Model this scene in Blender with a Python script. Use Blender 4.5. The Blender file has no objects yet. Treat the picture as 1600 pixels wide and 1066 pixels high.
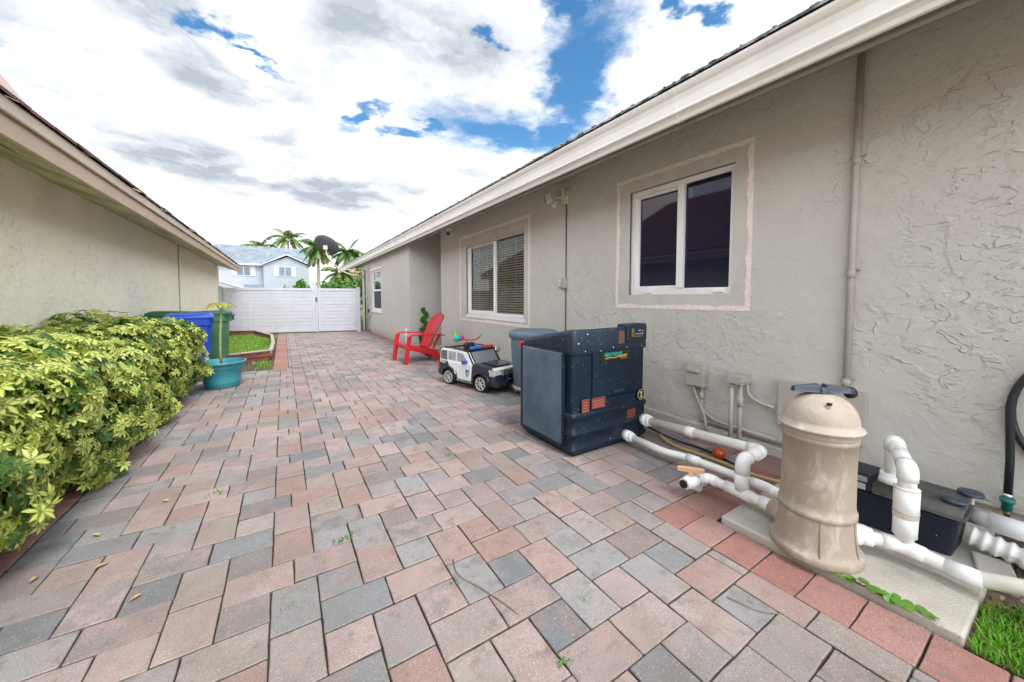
import bpy, math, random
import numpy as np
from mathutils import Vector, Matrix
random.seed(7); rng = np.random.default_rng(7)
R = math.radians
sc = bpy.context.scene
col = sc.collection
# ------------------------------------------------------------------ camera
H = 1.2
cd = bpy.data.cameras.new('camera'); cam = bpy.data.objects.new('camera', cd); col.objects.link(cam)
cam.location = (0, 0, H)
cam.rotation_euler = (R(90 - 2.832), 0, R(-32.21))
cd.sensor_width = 36; cd.lens = 566 / 1600 * 36
cd.shift_y = -(533 - 494) / 1600
cd.clip_start = .02; cd.clip_end = 2000
sc.camera = cam
sc.view_settings.view_transform = 'Standard'; sc.view_settings.look = 'None'
sc.view_settings.exposure = 0.86; sc.view_settings.gamma = 1
# ------------------------------------------------------------------ sun
SUN_EL, SUN_AZ = 55, 172          # azimuth clockwise from +Y
sl = bpy.data.lights.new('sun', 'SUN'); sun = bpy.data.objects.new('sun', sl); col.objects.link(sun)
sl.energy = 1.8; sl.angle = R(18); sl.color = (1, .95, .88)
sd = Vector((math.sin(R(SUN_AZ)) * math.cos(R(SUN_EL)), math.cos(R(SUN_AZ)) * math.cos(R(SUN_EL)), math.sin(R(SUN_EL))))
sun.rotation_euler = sd.to_track_quat('Z', 'Y').to_euler()
# ------------------------------------------------------------------ world: blue sky + cloud deck at cloud height
world = bpy.data.worlds.new('World'); sc.world = world; world.use_nodes = True
nt = world.node_tree; nt.nodes.clear()
def wn(t, **k):
    n = nt.nodes.new(t)
    for a, b in k.items(): setattr(n, a, b)
    return n
def wl(a, b): nt.links.new(a, b)
def wmath(op, a, b=None, clamp=False):
    n = wn('ShaderNodeMath', operation=op, use_clamp=clamp)
    for i, x in enumerate((a, b)):
        if x is None: continue
        if isinstance(x, (int, float)): n.inputs[i].default_value = x
        else: wl(x, n.inputs[i])
    return n.outputs[0]
out = wn('ShaderNodeOutputWorld')
sky = wn('ShaderNodeTexSky', sky_type='NISHITA', sun_disc=False, sun_elevation=R(SUN_EL), sun_rotation=R(SUN_AZ), air_density=1.0, dust_density=.4, ozone_density=1.0)
hs = wn('ShaderNodeHueSaturation'); hs.inputs['Saturation'].default_value = 1.3; hs.inputs['Hue'].default_value = .493; wl(sky.outputs[0], hs.inputs['Color'])
bsky = wn('ShaderNodeBackground'); wl(hs.outputs[0], bsky.inputs[0]); bsky.inputs[1].default_value = .115
tc = wn('ShaderNodeTexCoord'); sep = wn('ShaderNodeSeparateXYZ'); wl(tc.outputs['Generated'], sep.inputs[0])
zz = wmath('ADD', wmath('MAXIMUM', sep.outputs[2], 0.0), .08)
comb = wn('ShaderNodeCombineXYZ'); wl(wmath('DIVIDE', sep.outputs[0], zz), comb.inputs[0]); wl(wmath('DIVIDE', sep.outputs[1], zz), comb.inputs[1])
P = comb.outputs[0]
def wnoise(v, scale, detail=5, rough=.55, dist=0):
    n = wn('ShaderNodeTexNoise'); wl(v, n.inputs['Vector']); n.inputs['Scale'].default_value = scale
    n.inputs['Detail'].default_value = detail; n.inputs['Roughness'].default_value = rough; n.inputs['Distortion'].default_value = dist
    return n
def wvec(op, a, b):
    n = wn('ShaderNodeVectorMath', operation=op)
    for i, x in enumerate((a, b)):
        if isinstance(x, tuple): n.inputs[i].default_value = x
        else: wl(x, n.inputs[i])
    return n.outputs[0]
w1 = wvec('MULTIPLY', wvec('SUBTRACT', wnoise(P, 6.5, 7, .62).outputs['Color'], (.5, .5, .5)), (.42, .42, 0))
PW = wvec('ADD', P, w1)
w2 = wvec('MULTIPLY', wvec('SUBTRACT', wnoise(P, 2.2, 5, .5).outputs['Color'], (.5, .5, .5)), (.7, .7, 0))
PS = wvec('ADD', P, w2)
def ell(v, cx, cy, rx, ry, rot, soft=.5):
    m = wn('ShaderNodeMapping', vector_type='TEXTURE'); wl(v, m.inputs[0])
    m.inputs['Location'].default_value = (cx, cy, 0); m.inputs['Rotation'].default_value = (0, 0, R(rot)); m.inputs['Scale'].default_value = (rx, ry, 1)
    l = wn('ShaderNodeVectorMath', operation='LENGTH'); wl(m.outputs[0], l.inputs[0])
    mr = wn('ShaderNodeMapRange', interpolation_type='SMOOTHSTEP'); wl(l.outputs['Value'], mr.inputs[0])
    mr.inputs['From Min'].default_value = 1 + soft; mr.inputs['From Max'].default_value = 1 - soft
    return mr.outputs[0]
holes = [(1.03, 1.14, .47, .100, 56), (.97, 1.63, .33, .125, -10), (1.22, 1.50, .14, .09, 60), (.54, 1.86, .09, .05, -20), (.64, 1.73, .07, .05, 10),
         (.33, 1.80, .035, .12, 20), (-.17, 1.52, .06, .035, 30), (-.08, 1.63, .08, .018, 25), (.61, 1.10, .035, .03, 0),
         (1.02, .69, .05, .025, 20), (1.13, .67, .05, .025, 0), (.80, .86, .10, .06, 20), (1.9, -.3, .5, .2, 30), (-.6, -.8, .5, .2, 60), (2.2, 1.6, .5, .15, 20), (-1.5, .4, .3, .15, 0)]
hm = None
for h in holes:
    e = ell(PW, h[0], h[1], h[2] * 1.22, h[3] * 1.4, h[4], soft=.6)
    hm = e if hm is None else wmath('MAXIMUM', hm, e)
darks = [(-.15, 2.75, .62, .33, 0, .8), (.45, 3.0, .45, .25, 5, .9), (-.28, 1.66, .13, .34, -25, .7), (.40, 1.28, .34, .2, 10, .8), (-.85, 2.4, .4, .5, 0, .45), (-.75, 1.7, .18, .4, -20, .4), (.0, 2.2, .5, .10, -35, .35), (.7, 2.62, .2, .2, 0, .5),
         (.15, 1.55, .12, .3, 20, .4), (1.1, 2.1, .16, .12, 0, .4), (-1.2, 1.2, .7, .5, 0, .6), (.2, -.6, 1, .6, 20, .7), (2.4, 2.2, .8, .6, 0, .5)]
dm = None
for d in darks:
    e = wmath('MULTIPLY', ell(PS, *d[:5], soft=.7), d[5])
    dm = e if dm is None else wmath('MAXIMUM', dm, e)
fb = wnoise(wvec('ADD', P, wvec('MULTIPLY', w1, (.6, .6, 0))), 2.1, 8, .58, .3).outputs['Fac']
fbm = wn('ShaderNodeMapRange'); wl(fb, fbm.inputs[0]); fbm.inputs['From Min'].default_value = .36; fbm.inputs['From Max'].default_value = .66
f2 = wnoise(wvec('ADD', P, wvec('MULTIPLY', w1, (.9, .9, 0))), 7.0, 6, .6).outputs['Fac']
dark = wmath('MULTIPLY', wmath('ADD', wmath('MULTIPLY', dm, wmath('ADD', wmath('MULTIPLY', fb, 1.1), .30)), wmath('ADD', wmath('MULTIPLY', fbm.outputs[0], .62), wmath('MULTIPLY', wmath('SUBTRACT', f2, .5), .55))), .95, clamp=True)
hz = wn('ShaderNodeMapRange'); wl(sep.outputs[2], hz.inputs[0]); hz.inputs['From Min'].default_value = .02; hz.inputs['From Max'].default_value = .16
dark = wmath('MULTIPLY', dark, hz.outputs[0])
cc = wn('ShaderNodeMix', data_type='RGBA'); wl(dark, cc.inputs[0]); cc.inputs[6].default_value = (.86, .87, .89, 1); cc.inputs[7].default_value = (.30, .335, .38, 1)
gl = wn('ShaderNodeMapRange', interpolation_type='SMOOTHSTEP'); wl(sep.outputs[1], gl.inputs[0]); gl.inputs['From Min'].default_value = .15; gl.inputs['From Max'].default_value = -.75; gl.inputs['To Min'].default_value = 1.0; gl.inputs['To Max'].default_value = 3.4  # boosts the unseen clouds behind the camera, added to brighten the walls
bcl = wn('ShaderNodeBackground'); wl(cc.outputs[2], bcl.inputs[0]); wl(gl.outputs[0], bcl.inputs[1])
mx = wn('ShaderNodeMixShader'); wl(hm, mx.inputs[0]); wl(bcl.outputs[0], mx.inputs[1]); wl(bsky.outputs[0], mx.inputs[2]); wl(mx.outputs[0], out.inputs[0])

# ================================================================== helpers
class MB:
    def __init__(s): s.v = []; s.f = []; s.m = []; s.cur = 0; s.sm = []; s.smooth = False
    def quad(s, *p):
        n = len(s.v); s.v += [tuple(q) for q in p]; s.f.append(tuple(range(n, n + len(p)))); s.m.append(s.cur); s.sm.append(s.smooth); return s
    def add(s, vs, fs, smooth=None):
        n = len(s.v); s.v += [tuple(q) for q in vs]
        for f in fs: s.f.append(tuple(i + n for i in f)); s.m.append(s.cur); s.sm.append(s.smooth if smooth is None else smooth)
        return s
    def box(s, x0, x1, y0, y1, z0, z1, M=None):
        vs = [(x, y, z) for z in (z0, z1) for x, y in ((x0, y0), (x1, y0), (x1, y1), (x0, y1))]
        if M is not None: vs = [M @ Vector(v) for v in vs]
        return s.add(vs, [(3, 2, 1, 0), (4, 5, 6, 7), (0, 1, 5, 4), (1, 2, 6, 5), (2, 3, 7, 6), (3, 0, 4, 7)], False)
    def prism(s, poly, a, b, axis='y', M=None):       # poly: 2-D outline; extruded from a to b along axis
        def mk(p, t):
            return {'y': (p[0], t, p[1]), 'x': (t, p[0], p[1]), 'z': (p[0], p[1], t)}[axis]
        n = len(poly); vs = [mk(p, a) for p in poly] + [mk(p, b) for p in poly]
        if M is not None: vs = [M @ Vector(v) for v in vs]
        fs = [tuple(range(n))[::-1], tuple(range(n, 2 * n))] + [(i, (i + 1) % n, n + (i + 1) % n, n + i) for i in range(n)]
        return s.add(vs, fs, False)
    def tube(s, pts, r, seg=12, caps=True, smooth=True):
        pts = [Vector(p) for p in pts]; n = len(pts); rs = r if isinstance(r, (list, tuple)) else [r] * n
        t0 = (pts[1] - pts[0]).normalized(); up = Vector((0, 0, 1)) if abs(t0.z) < .9 else Vector((1, 0, 0))
        nrm = t0.cross(up).normalized(); vs = []
        for i, p in enumerate(pts):
            t = ((pts[min(i + 1, n - 1)] - p).normalized() + (p - pts[max(i - 1, 0)]).normalized())
            t = t.normalized() if t.length > 1e-6 else t0
            nrm = (nrm - t * nrm.dot(t)); nrm = nrm.normalized() if nrm.length > 1e-6 else t.orthogonal().normalized()
            b = t.cross(nrm)
            for k in range(seg):
                a = 2 * math.pi * k / seg; vs.append(p + (nrm * math.cos(a) + b * math.sin(a)) * rs[i])
        fs = [(i * seg + k, i * seg + (k + 1) % seg, (i + 1) * seg + (k + 1) % seg, (i + 1) * seg + k) for i in range(n - 1) for k in range(seg)]
        s.add(vs, fs, smooth)
        if caps:
            m = len(s.v) - len(vs)
            for c in (tuple(range(m, m + seg))[::-1], tuple(range(m + (n - 1) * seg, m + n * seg))): s.f.append(c); s.m.append(s.cur); s.sm.append(False)
        return s
    def lathe(s, prof, seg=32, c=(0, 0, 0), M=None, smooth=True, sx=1, sy=1, cap=True):
        vs = []
        for r, z in prof:
            for k in range(seg):
                a = 2 * math.pi * k / seg; v = Vector((c[0] + r * sx * math.cos(a), c[1] + r * sy * math.sin(a), c[2] + z)); vs.append(M @ v if M is not None else v)
        fs = [(i * seg + k, i * seg + (k + 1) % seg, (i + 1) * seg + (k + 1) % seg, (i + 1) * seg + k) for i in range(len(prof) - 1) for k in range(seg)]
        s.add(vs, fs, smooth)
        m = len(s.v) - len(vs); n = len(prof)
        if not cap: return s
        if prof[0][0] > 1e-4: s.f.append(tuple(range(m, m + seg))[::-1]); s.m.append(s.cur); s.sm.append(False)
        if prof[-1][0] > 1e-4: s.f.append(tuple(range(m + (n - 1) * seg, m + n * seg))); s.m.append(s.cur); s.sm.append(False)
        return s
    def build(s, name, mat, parent=None, bevel=0, seg=2, loc=None):
        me = bpy.data.meshes.new(name); me.from_pydata(s.v, [], s.f)
        for m in (mat if isinstance(mat, (list, tuple)) else [mat]): me.materials.append(m)
        me.polygons.foreach_set('material_index', s.m); me.polygons.foreach_set('use_smooth', s.sm); me.update()
        o = bpy.data.objects.new(name, me); col.objects.link(o)
        if parent: o.parent = parent
        if loc: o.location = loc
        if bevel:
            b = o.modifiers.new('bevel', 'BEVEL'); b.width = bevel; b.segments = seg; b.limit_method = 'ANGLE'; b.angle_limit = R(35); b.harden_normals = False
        return o
def fillet(pts, r, n=6):
    pts = [Vector(p) for p in pts]; o = [pts[0]]
    for i in range(1, len(pts) - 1):
        a, b, c = pts[i - 1], pts[i], pts[i + 1]; rr = min(r, (a - b).length * .49, (c - b).length * .49)
        p, q = b + (a - b).normalized() * rr, b + (c - b).normalized() * rr
        for k in range(n + 1):
            t = k / n; o.append(p * (1 - t) ** 2 + b * 2 * t * (1 - t) + q * t * t)
    o.append(pts[-1]); return o
def tag(o, label=None, cat=None, group=None, kind=None):
    for k, v in (('label', label), ('category', cat), ('group', group), ('kind', kind)):
        if v: o[k] = v
    return o
def thing(name, label, cat, loc=(0, 0, 0), rz=0, group=None):
    o = bpy.data.objects.new(name, None); col.objects.link(o); o.empty_display_size = .1
    o.location = loc; o.rotation_euler = (0, 0, rz); return tag(o, label, cat, group)
def copy_tree(o, parent=None):
    c = o.copy(); col.objects.link(c); c.parent = parent
    for ch in o.children: copy_tree(ch, c)
    return c
# ---- materials
def mat(name, color, rough=.6, var=.12, vscale=3, bump=0, bscale=40, metal=0, spec=.5, col2=None, mix=(.4, .65), fine=0, coat=0):
    m = bpy.data.materials.new(name); m.use_nodes = True; t = m.node_tree; b = t.nodes['Principled BSDF']
    b.inputs['Roughness'].default_value = rough; b.inputs['Metallic'].default_value = metal; b.inputs['Specular IOR Level'].default_value = spec
    b.inputs['Coat Weight'].default_value = coat
    c = t.nodes.new('ShaderNodeTexCoord')
    n = t.nodes.new('ShaderNodeTexNoise'); n.inputs['Scale'].default_value = vscale; n.inputs['Detail'].default_value = 8; n.inputs['Roughness'].default_value = .6
    t.links.new(c.outputs['Object'], n.inputs['Vector'])
    r = t.nodes.new('ShaderNodeValToRGB'); r.color_ramp.elements[0].position, r.color_ramp.elements[1].position = mix
    c2 = col2 if col2 else tuple(max(0, x * (1 - var)) for x in color)
    c1 = color if col2 else tuple(min(1, x * (1 + var)) for x in color)
    r.color_ramp.elements[0].color = (*c1, 1); r.color_ramp.elements[1].color = (*c2, 1)
    t.links.new(n.outputs['Fac'], r.inputs[0]); last = r.outputs[0]
    if fine:
        f = t.nodes.new('ShaderNodeTexNoise'); f.inputs['Scale'].default_value = 260; f.inputs['Detail'].default_value = 2; t.links.new(c.outputs['Object'], f.inputs['Vector'])
        mr = t.nodes.new('ShaderNodeMapRange'); t.links.new(f.outputs['Fac'], mr.inputs[0]); mr.inputs['From Min'].default_value = .3; mr.inputs['From Max'].default_value = .7
        mr.inputs['To Min'].default_value = 1 - fine; mr.inputs['To Max'].default_value = 1 + fine
        x = t.nodes.new('ShaderNodeMix'); x.data_type = 'RGBA'; x.blend_type = 'MULTIPLY'; x.inputs[0].default_value = 1
        t.links.new(last, x.inputs[6]); t.links.new(mr.outputs[0], x.inputs[7]); last = x.outputs[2]
    t.links.new(last, b.inputs['Base Color'])
    if bump:
        n2 = t.nodes.new('ShaderNodeTexNoise'); n2.inputs['Scale'].default_value = bscale; n2.inputs['Detail'].default_value = 5; t.links.new(c.outputs['Object'], n2.inputs['Vector'])
        bp = t.nodes.new('ShaderNodeBump'); bp.inputs['Strength'].default_value = 1; bp.inputs['Distance'].default_value = bump
        t.links.new(n2.outputs['Fac'], bp.inputs['Height']); t.links.new(bp.outputs[0], b.inputs['Normal'])
    return m
def N(m, t): return m.node_tree.nodes.new(t)
def stucco(name, base, base2, depth=.012, scale=5.5, stain=None):
    m = bpy.data.materials.new(name); m.use_nodes = True; t = m.node_tree; L = t.links.new; b = t.nodes['Principled BSDF']; b.inputs['Roughness'].default_value = .85; b.inputs['Specular IOR Level'].default_value = .25
    c = N(m, 'ShaderNodeTexCoord')
    def noise(s, d=6, r=.55, di=0):
        n = N(m, 'ShaderNodeTexNoise'); L(c.outputs['Object'], n.inputs['Vector']); n.inputs['Scale'].default_value = s; n.inputs['Detail'].default_value = d; n.inputs['Roughness'].default_value = r; n.inputs['Distortion'].default_value = di; return n.outputs['Fac']
    def ramp(x, pts):
        r = N(m, 'ShaderNodeValToRGB'); L(x, r.inputs[0]); e = r.color_ramp.elements
        while len(e) < len(pts): e.new(.5)
        for q, (p, v) in zip(e, pts): q.position = p; q.color = (*v, 1) if isinstance(v, tuple) else (v, v, v, 1)
        return r.outputs[0]
    def mth(op, a, b_):
        n = N(m, 'ShaderNodeMath'); n.operation = op
        for i, x in enumerate((a, b_)):
            if isinstance(x, (int, float)): n.inputs[i].default_value = x
            else: L(x, n.inputs[i])
        return n.outputs[0]
    def stroke(rot, sc3, s, brk, seed):
        mp = N(m, 'ShaderNodeMapping'); L(c.outputs['Object'], mp.inputs[0]); mp.inputs['Rotation'].default_value = (R(rot), 0, 0); mp.inputs['Scale'].default_value = sc3; mp.inputs['Location'].default_value = (seed, seed * 2.3, seed)
        n = N(m, 'ShaderNodeTexNoise'); L(mp.outputs[0], n.inputs['Vector']); n.inputs['Scale'].default_value = s; n.inputs['Detail'].default_value = 2.2; n.inputs['Roughness'].default_value = .55; n.inputs['Distortion'].default_value = .7
        k = N(m, 'ShaderNodeTexNoise'); L(mp.outputs[0], k.inputs['Vector']); k.inputs['Scale'].default_value = s * 2.3; k.inputs['Detail'].default_value = 2
        return mth('MULTIPLY', ramp(n.outputs['Fac'], [(.0, 0), (.480, 0), (.50, 1), (.52, .5), (.58, 0)]), ramp(k.outputs['Fac'], [(brk, 0), (brk + .08, 1)]))
    patchy = ramp(noise(scale * .3, 3, .5, .3), [(.42, .25), (.58, 1)])
    s1 = stroke(25, (1, .8, 1.2), scale * 1.2, .50, 3.1); s2 = stroke(-40, (1, .75, 1.25), scale * 2.0, .52, 7.7); s3 = stroke(70, (1, .8, 1.1), scale * 3.1, .52, 11.3)
    r1 = mth('MAXIMUM', mth('MAXIMUM', s1, mth('MULTIPLY', s2, .65)), mth('MULTIPLY', s3, .40)); mask = patchy
    plate = mth('MULTIPLY', ramp(noise(scale * 1.0, 2.5, .5, .6), [(.47, 0), (.53, 1)]), mth('MULTIPLY', patchy, .22)); ht = mth('ADD', mth('MULTIPLY', mth('MULTIPLY', r1, patchy), .34), plate)
    ht = mth('ADD', ht, mth('MULTIPLY', noise(scale * 1.1, 3, .5), .9))
    ht = mth('ADD', ht, mth('MULTIPLY', noise(scale * 22, 4, .65), .17))
    bp = N(m, 'ShaderNodeBump'); bp.inputs['Strength'].default_value = 1; bp.inputs['Distance'].default_value = depth; L(ht, bp.inputs['Height']); L(bp.outputs[0], b.inputs['Normal'])
    colr = ramp(noise(.9, 7, .6, .3), [(.3, base), (.7, base2)])
    # dirt in the trowel ridges
    x = N(m, 'ShaderNodeMix'); x.data_type = 'RGBA'; L(mth('MULTIPLY', mth('MULTIPLY', r1, mask), .06), x.inputs[0]); L(colr, x.inputs[6]); x.inputs[7].default_value = (base[0] * .5, base[1] * .47, base[2] * .42, 1)
    # darker specks
    sp = ramp(noise(scale * 7, 2, .5), [(.70, 0), (.76, 1)])
    y = N(m, 'ShaderNodeMix'); y.data_type = 'RGBA'; L(mth('MULTIPLY', sp, .35), y.inputs[0]); L(x.outputs[2], y.inputs[6]); y.inputs[7].default_value = (base[0] * .35, base[1] * .33, base[2] * .3, 1)
    last = y.outputs[2]
    if stain:      # splash-back dirt just above the ground
        sz = N(m, 'ShaderNodeSeparateXYZ'); L(c.outputs['Object'], sz.inputs[0])
        g = ramp(mth('ADD', sz.outputs[2], mth('MULTIPLY', noise(6, 5), .35)), [(.12, 1), (.42, 0)])
        z = N(m, 'ShaderNodeMix'); z.data_type = 'RGBA'; L(mth('MULTIPLY', g, .5), z.inputs[0]); L(last, z.inputs[6]); z.inputs[7].default_value = (*stain, 1); last = z.outputs[2]
    L(last, b.inputs['Base Color']); return m
def paver_mat(name, cols, mottle):
    m = bpy.data.materials.new(name); m.use_nodes = True; t = m.node_tree; L = t.links.new; b = t.nodes['Principled BSDF']; b.inputs['Roughness'].default_value = .8; b.inputs['Specular IOR Level'].default_value = .3
    g = N(m, 'ShaderNodeNewGeometry'); c = N(m, 'ShaderNodeTexCoord')
    def noise(s, d=5, r=.6, w=None, di=0):
        n = N(m, 'ShaderNodeTexNoise'); n.noise_dimensions = '4D' if w is not None else '3D'; L(c.outputs['Object'], n.inputs['Vector']); n.inputs['Scale'].default_value = s; n.inputs['Detail'].default_value = d; n.inputs['Roughness'].default_value = r; n.inputs['Distortion'].default_value = di
        if w is not None: L(w, n.inputs['W'])
        return n.outputs['Fac']
    def mth(op, a, b_):
        n = N(m, 'ShaderNodeMath'); n.operation = op
        for i, x in enumerate((a, b_)):
            if isinstance(x, (int, float)): n.inputs[i].default_value = x
            else: L(x, n.inputs[i])
        return n.outputs[0]
    rnd = g.outputs['Random Per Island']; w = mth('MULTIPLY', rnd, 37.0)
    def ramp(x, pts, interp='LINEAR'):
        r = N(m, 'ShaderNodeValToRGB'); L(x, r.inputs[0]); r.color_ramp.interpolation = interp; e = r.color_ramp.elements
        while len(e) < len(pts): e.new(.5)
        for q, (p, v) in zip(e, pts): q.position = p; q.color = (*v, 1) if isinstance(v, tuple) else (v, v, v, 1)
        return r.outputs[0]
    n = len(cols)
    c1 = ramp(rnd, [(i / n, cc_) for i, cc_ in enumerate(cols)], 'CONSTANT')
    rnd2 = mth('FRACT', mth('MULTIPLY', rnd, 91.7), 0)
    c2 = ramp(rnd2, [(i / n, cc_) for i, cc_ in enumerate(cols[::-1])], 'CONSTANT')
    patch = ramp(noise(9, 4, .65, w), [(.44, 0), (.56, 1)])
    x = N(m, 'ShaderNodeMix'); x.data_type = 'RGBA'; L(mth('MULTIPLY', patch, mottle), x.inputs[0]); L(c1, x.inputs[6]); L(c2, x.inputs[7])
    # aggregate speckle
    sp = N(m, 'ShaderNodeMapRange'); L(noise(260, 3, .8), sp.inputs[0]); sp.inputs['From Min'].default_value = .25; sp.inputs['From Max'].default_value = .75; sp.inputs['To Min'].default_value = .36; sp.inputs['To Max'].default_value = 1.10
    y = N(m, 'ShaderNodeMix'); y.data_type = 'RGBA'; y.blend_type = 'MULTIPLY'; y.inputs[0].default_value = 1; L(x.outputs[2], y.inputs[6]); L(sp.outputs[0], y.inputs[7])
    # large dirt stains, some per stone
    st = mth('MULTIPLY', ramp(noise(1.1, 6, .65, None, .4), [(.46, 0), (.64, 1)]), .46)
    st2 = mth('MULTIPLY', ramp(noise(13, 5, .7, w), [(.52, 0), (.68, 1)]), .62)
    z = N(m, 'ShaderNodeMix'); z.data_type = 'RGBA'; L(mth('MAXIMUM', st, st2), z.inputs[0]); L(y.outputs[2], z.inputs[6]); z.inputs[7].default_value = (.155, .12, .098, 1)
    wh = ramp(noise(150, 1, .5), [(.70, 0), (.74, 1)])
    zz_ = N(m, 'ShaderNodeMix'); zz_.data_type = 'RGBA'; L(mth('MULTIPLY', wh, .6), zz_.inputs[0]); L(z.outputs[2], zz_.inputs[6]); zz_.inputs[7].default_value = (.62, .58, .54, 1)
    L(zz_.outputs[2], b.inputs['Base Color'])
    bp = N(m, 'ShaderNodeBump'); bp.inputs['Distance'].default_value = .0028; L(mth('ADD', noise(150, 4, .7), mth('MULTIPLY', noise(14, 3, .5), 1.2)), bp.inputs['Height']); L(bp.outputs[0], b.inputs['Normal'])
    return m
M = {}
M['taupe'] = stucco('taupe_stucco', (.585, .56, .515), (.645, .62, .575), .018, 5.0, stain=(.30, .25, .2))
M['cream'] = stucco('cream_stucco', (.93, .86, .68), (.95, .90, .75), .022, 8.5)
M['field'] = paver_mat('field_paver', [(.45, .335, .315), (.29, .295, .31), (.48, .36, .34), (.39, .345, .32), (.22, .235, .255), (.49, .385, .365), (.35, .335, .34), (.48, .40, .375), (.42, .285, .26), (.38, .37, .38), (.29, .265, .255), (.50, .39, .37)], .5)
M['redpaver'] = paver_mat('red_paver', [(.42, .20, .165), (.46, .25, .215), (.44, .22, .185), (.50, .29, .26)], .6)
M['white'] = mat('white_paint', (.90, .89, .88), .45, .05, 2)
M['vinyl'] = mat('white_vinyl', (.47, .48, .53), .4, .04, 4)
M['gutter'] = mat('gutter_paint', (.88, .86, .82), .4, .06, 1.6, col2=(.74, .70, .63), mix=(.5, .85))
M['soffit'] = mat('soffit_paint', (.40, .36, .32), .7, .08, 2, bump=.003, bscale=60)
M['shingle_grey'] = mat('grey_shingle', (.42, .41, .39), .9, .4, 11, col2=(.10, .10, .10), mix=(.42, .58), bump=.01, bscale=25, fine=.3)
M['caulk'] = mat('bare_plaster', (.92, .83, .77), .9, .06, 30, col2=(.82, .70, .62), bump=.004, bscale=70)
M['smoothband'] = mat('smooth_plaster', (.585, .56, .515), .85, .06, 5, bump=.002, bscale=30)
M['tan_fascia'] = mat('tan_fascia', (.50, .37, .27), .55, .05, 2)
M['tan_drip'] = mat('beige_drip', (.50, .42, .32), .55, .06, 2)
M['mould'] = mat('mildewed_soffit', (.55, .53, .38), .8, .2, 2.5, col2=(.28, .29, .14))
M['black'] = mat('black_plastic', (.02, .02, .022), .4, .2, 8)
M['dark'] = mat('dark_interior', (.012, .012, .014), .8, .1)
M['pvc'] = mat('white_pvc', (.86, .84, .79), .35, .04, 9, col2=(.74, .70, .61), mix=(.52, .8), bump=.0006, bscale=90)
M['pvc_new'] = mat('bright_pvc', (.87, .88, .89), .35, .03, 9)
M['pvc_dirty'] = mat('weathered_pvc', (.87, .86, .83), .45, .1, 22, col2=(.52, .50, .46), mix=(.54, .70), bump=.001, bscale=60)
M['greypaint'] = mat('grey_painted_metal', (.46, .42, .375), .5, .05, 6)
M['paver_edge'] = mat('dirty_paver_edge', (.13, .10, .085), .95, .3, 25, col2=(.07, .06, .04))
M['concrete'] = mat('concrete', (.52, .49, .43), .85, .15, 4, col2=(.36, .335, .29), mix=(.42, .72), bump=.003, bscale=120, fine=.12)
M['sand'] = mat('joint_sand', (.10, .078, .06), .95, .3, 30, col2=(.05, .05, .025), bump=.004, bscale=200)
M['soil'] = mat('soil', (.16, .115, .08), .95, .35, 9, col2=(.07, .05, .035), bump=.02, bscale=40)
M['lawn'] = mat('lawn', (.085, .15, .03), .95, .4, 14, col2=(.16, .13, .06), bump=.02, bscale=80)
M['wood'] = mat('timber', (.3, .2, .12), .8)
def leafmat(name, light, edge, rough=.45, trans=.25, byuv=True, darkleaf=None):
    m = bpy.data.materials.new(name); m.use_nodes = True; t = m.node_tree; L = t.links.new; b = t.nodes['Principled BSDF']; b.inputs['Roughness'].default_value = rough
    a = N(m, 'ShaderNodeAttribute'); a.attribute_name = 'leaf'; s = N(m, 'ShaderNodeSeparateColor'); L(a.outputs['Color'], s.inputs[0])
    r = N(m, 'ShaderNodeMapRange'); L(s.outputs[1], r.inputs[0]); r.inputs['From Min'].default_value = .45; r.inputs['From Max'].default_value = .9
    x = N(m, 'ShaderNodeMix'); x.data_type = 'RGBA'; L(r.outputs[0], x.inputs[0]); x.inputs[6].default_value = (*light, 1); x.inputs[7].default_value = (*edge, 1)
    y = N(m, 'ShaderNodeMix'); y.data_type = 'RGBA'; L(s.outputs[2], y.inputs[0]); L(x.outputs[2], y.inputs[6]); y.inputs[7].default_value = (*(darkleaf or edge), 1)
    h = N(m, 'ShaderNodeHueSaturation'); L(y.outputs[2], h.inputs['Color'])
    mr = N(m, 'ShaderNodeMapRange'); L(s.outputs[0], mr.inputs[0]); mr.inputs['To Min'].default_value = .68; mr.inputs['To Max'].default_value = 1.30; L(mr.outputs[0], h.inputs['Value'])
    L(h.outputs[0], b.inputs['Base Color'])
    tr = N(m, 'ShaderNodeBsdfTranslucent'); L(h.outputs[0], tr.inputs[0]); ms = N(m, 'ShaderNodeMixShader'); ms.inputs[0].default_value = trans
    L(b.outputs[0], ms.inputs[1]); L(tr.outputs[0], ms.inputs[2]); L(ms.outputs[0], t.nodes['Material Output'].inputs[0]); return m
M['hedge'] = leafmat('variegated_leaf', (.62, .62, .18), (.17, .34, .04), .35, .3, True, (.055, .15, .03))
M['green'] = leafmat('green_leaf', (.10, .26, .03), (.06, .17, .02), .45, .2)
M['palm'] = leafmat('palm_leaf', (.12, .21, .04), (.07, .13, .03), .5, .2, True, (.30, .24, .10))
M['grassm'] = leafmat('grass_blade', (.19, .46, .03), (.14, .38, .03), .6, .25, True, (.30, .25, .10))
M['topiary'] = leafmat('topiary_leaf', (.05, .20, .015), (.03, .12, .01), .6, .1)
M['papaya'] = leafmat('papaya_leaf', (.34, .36, .06), (.22, .30, .04), .5, .3)

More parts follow.
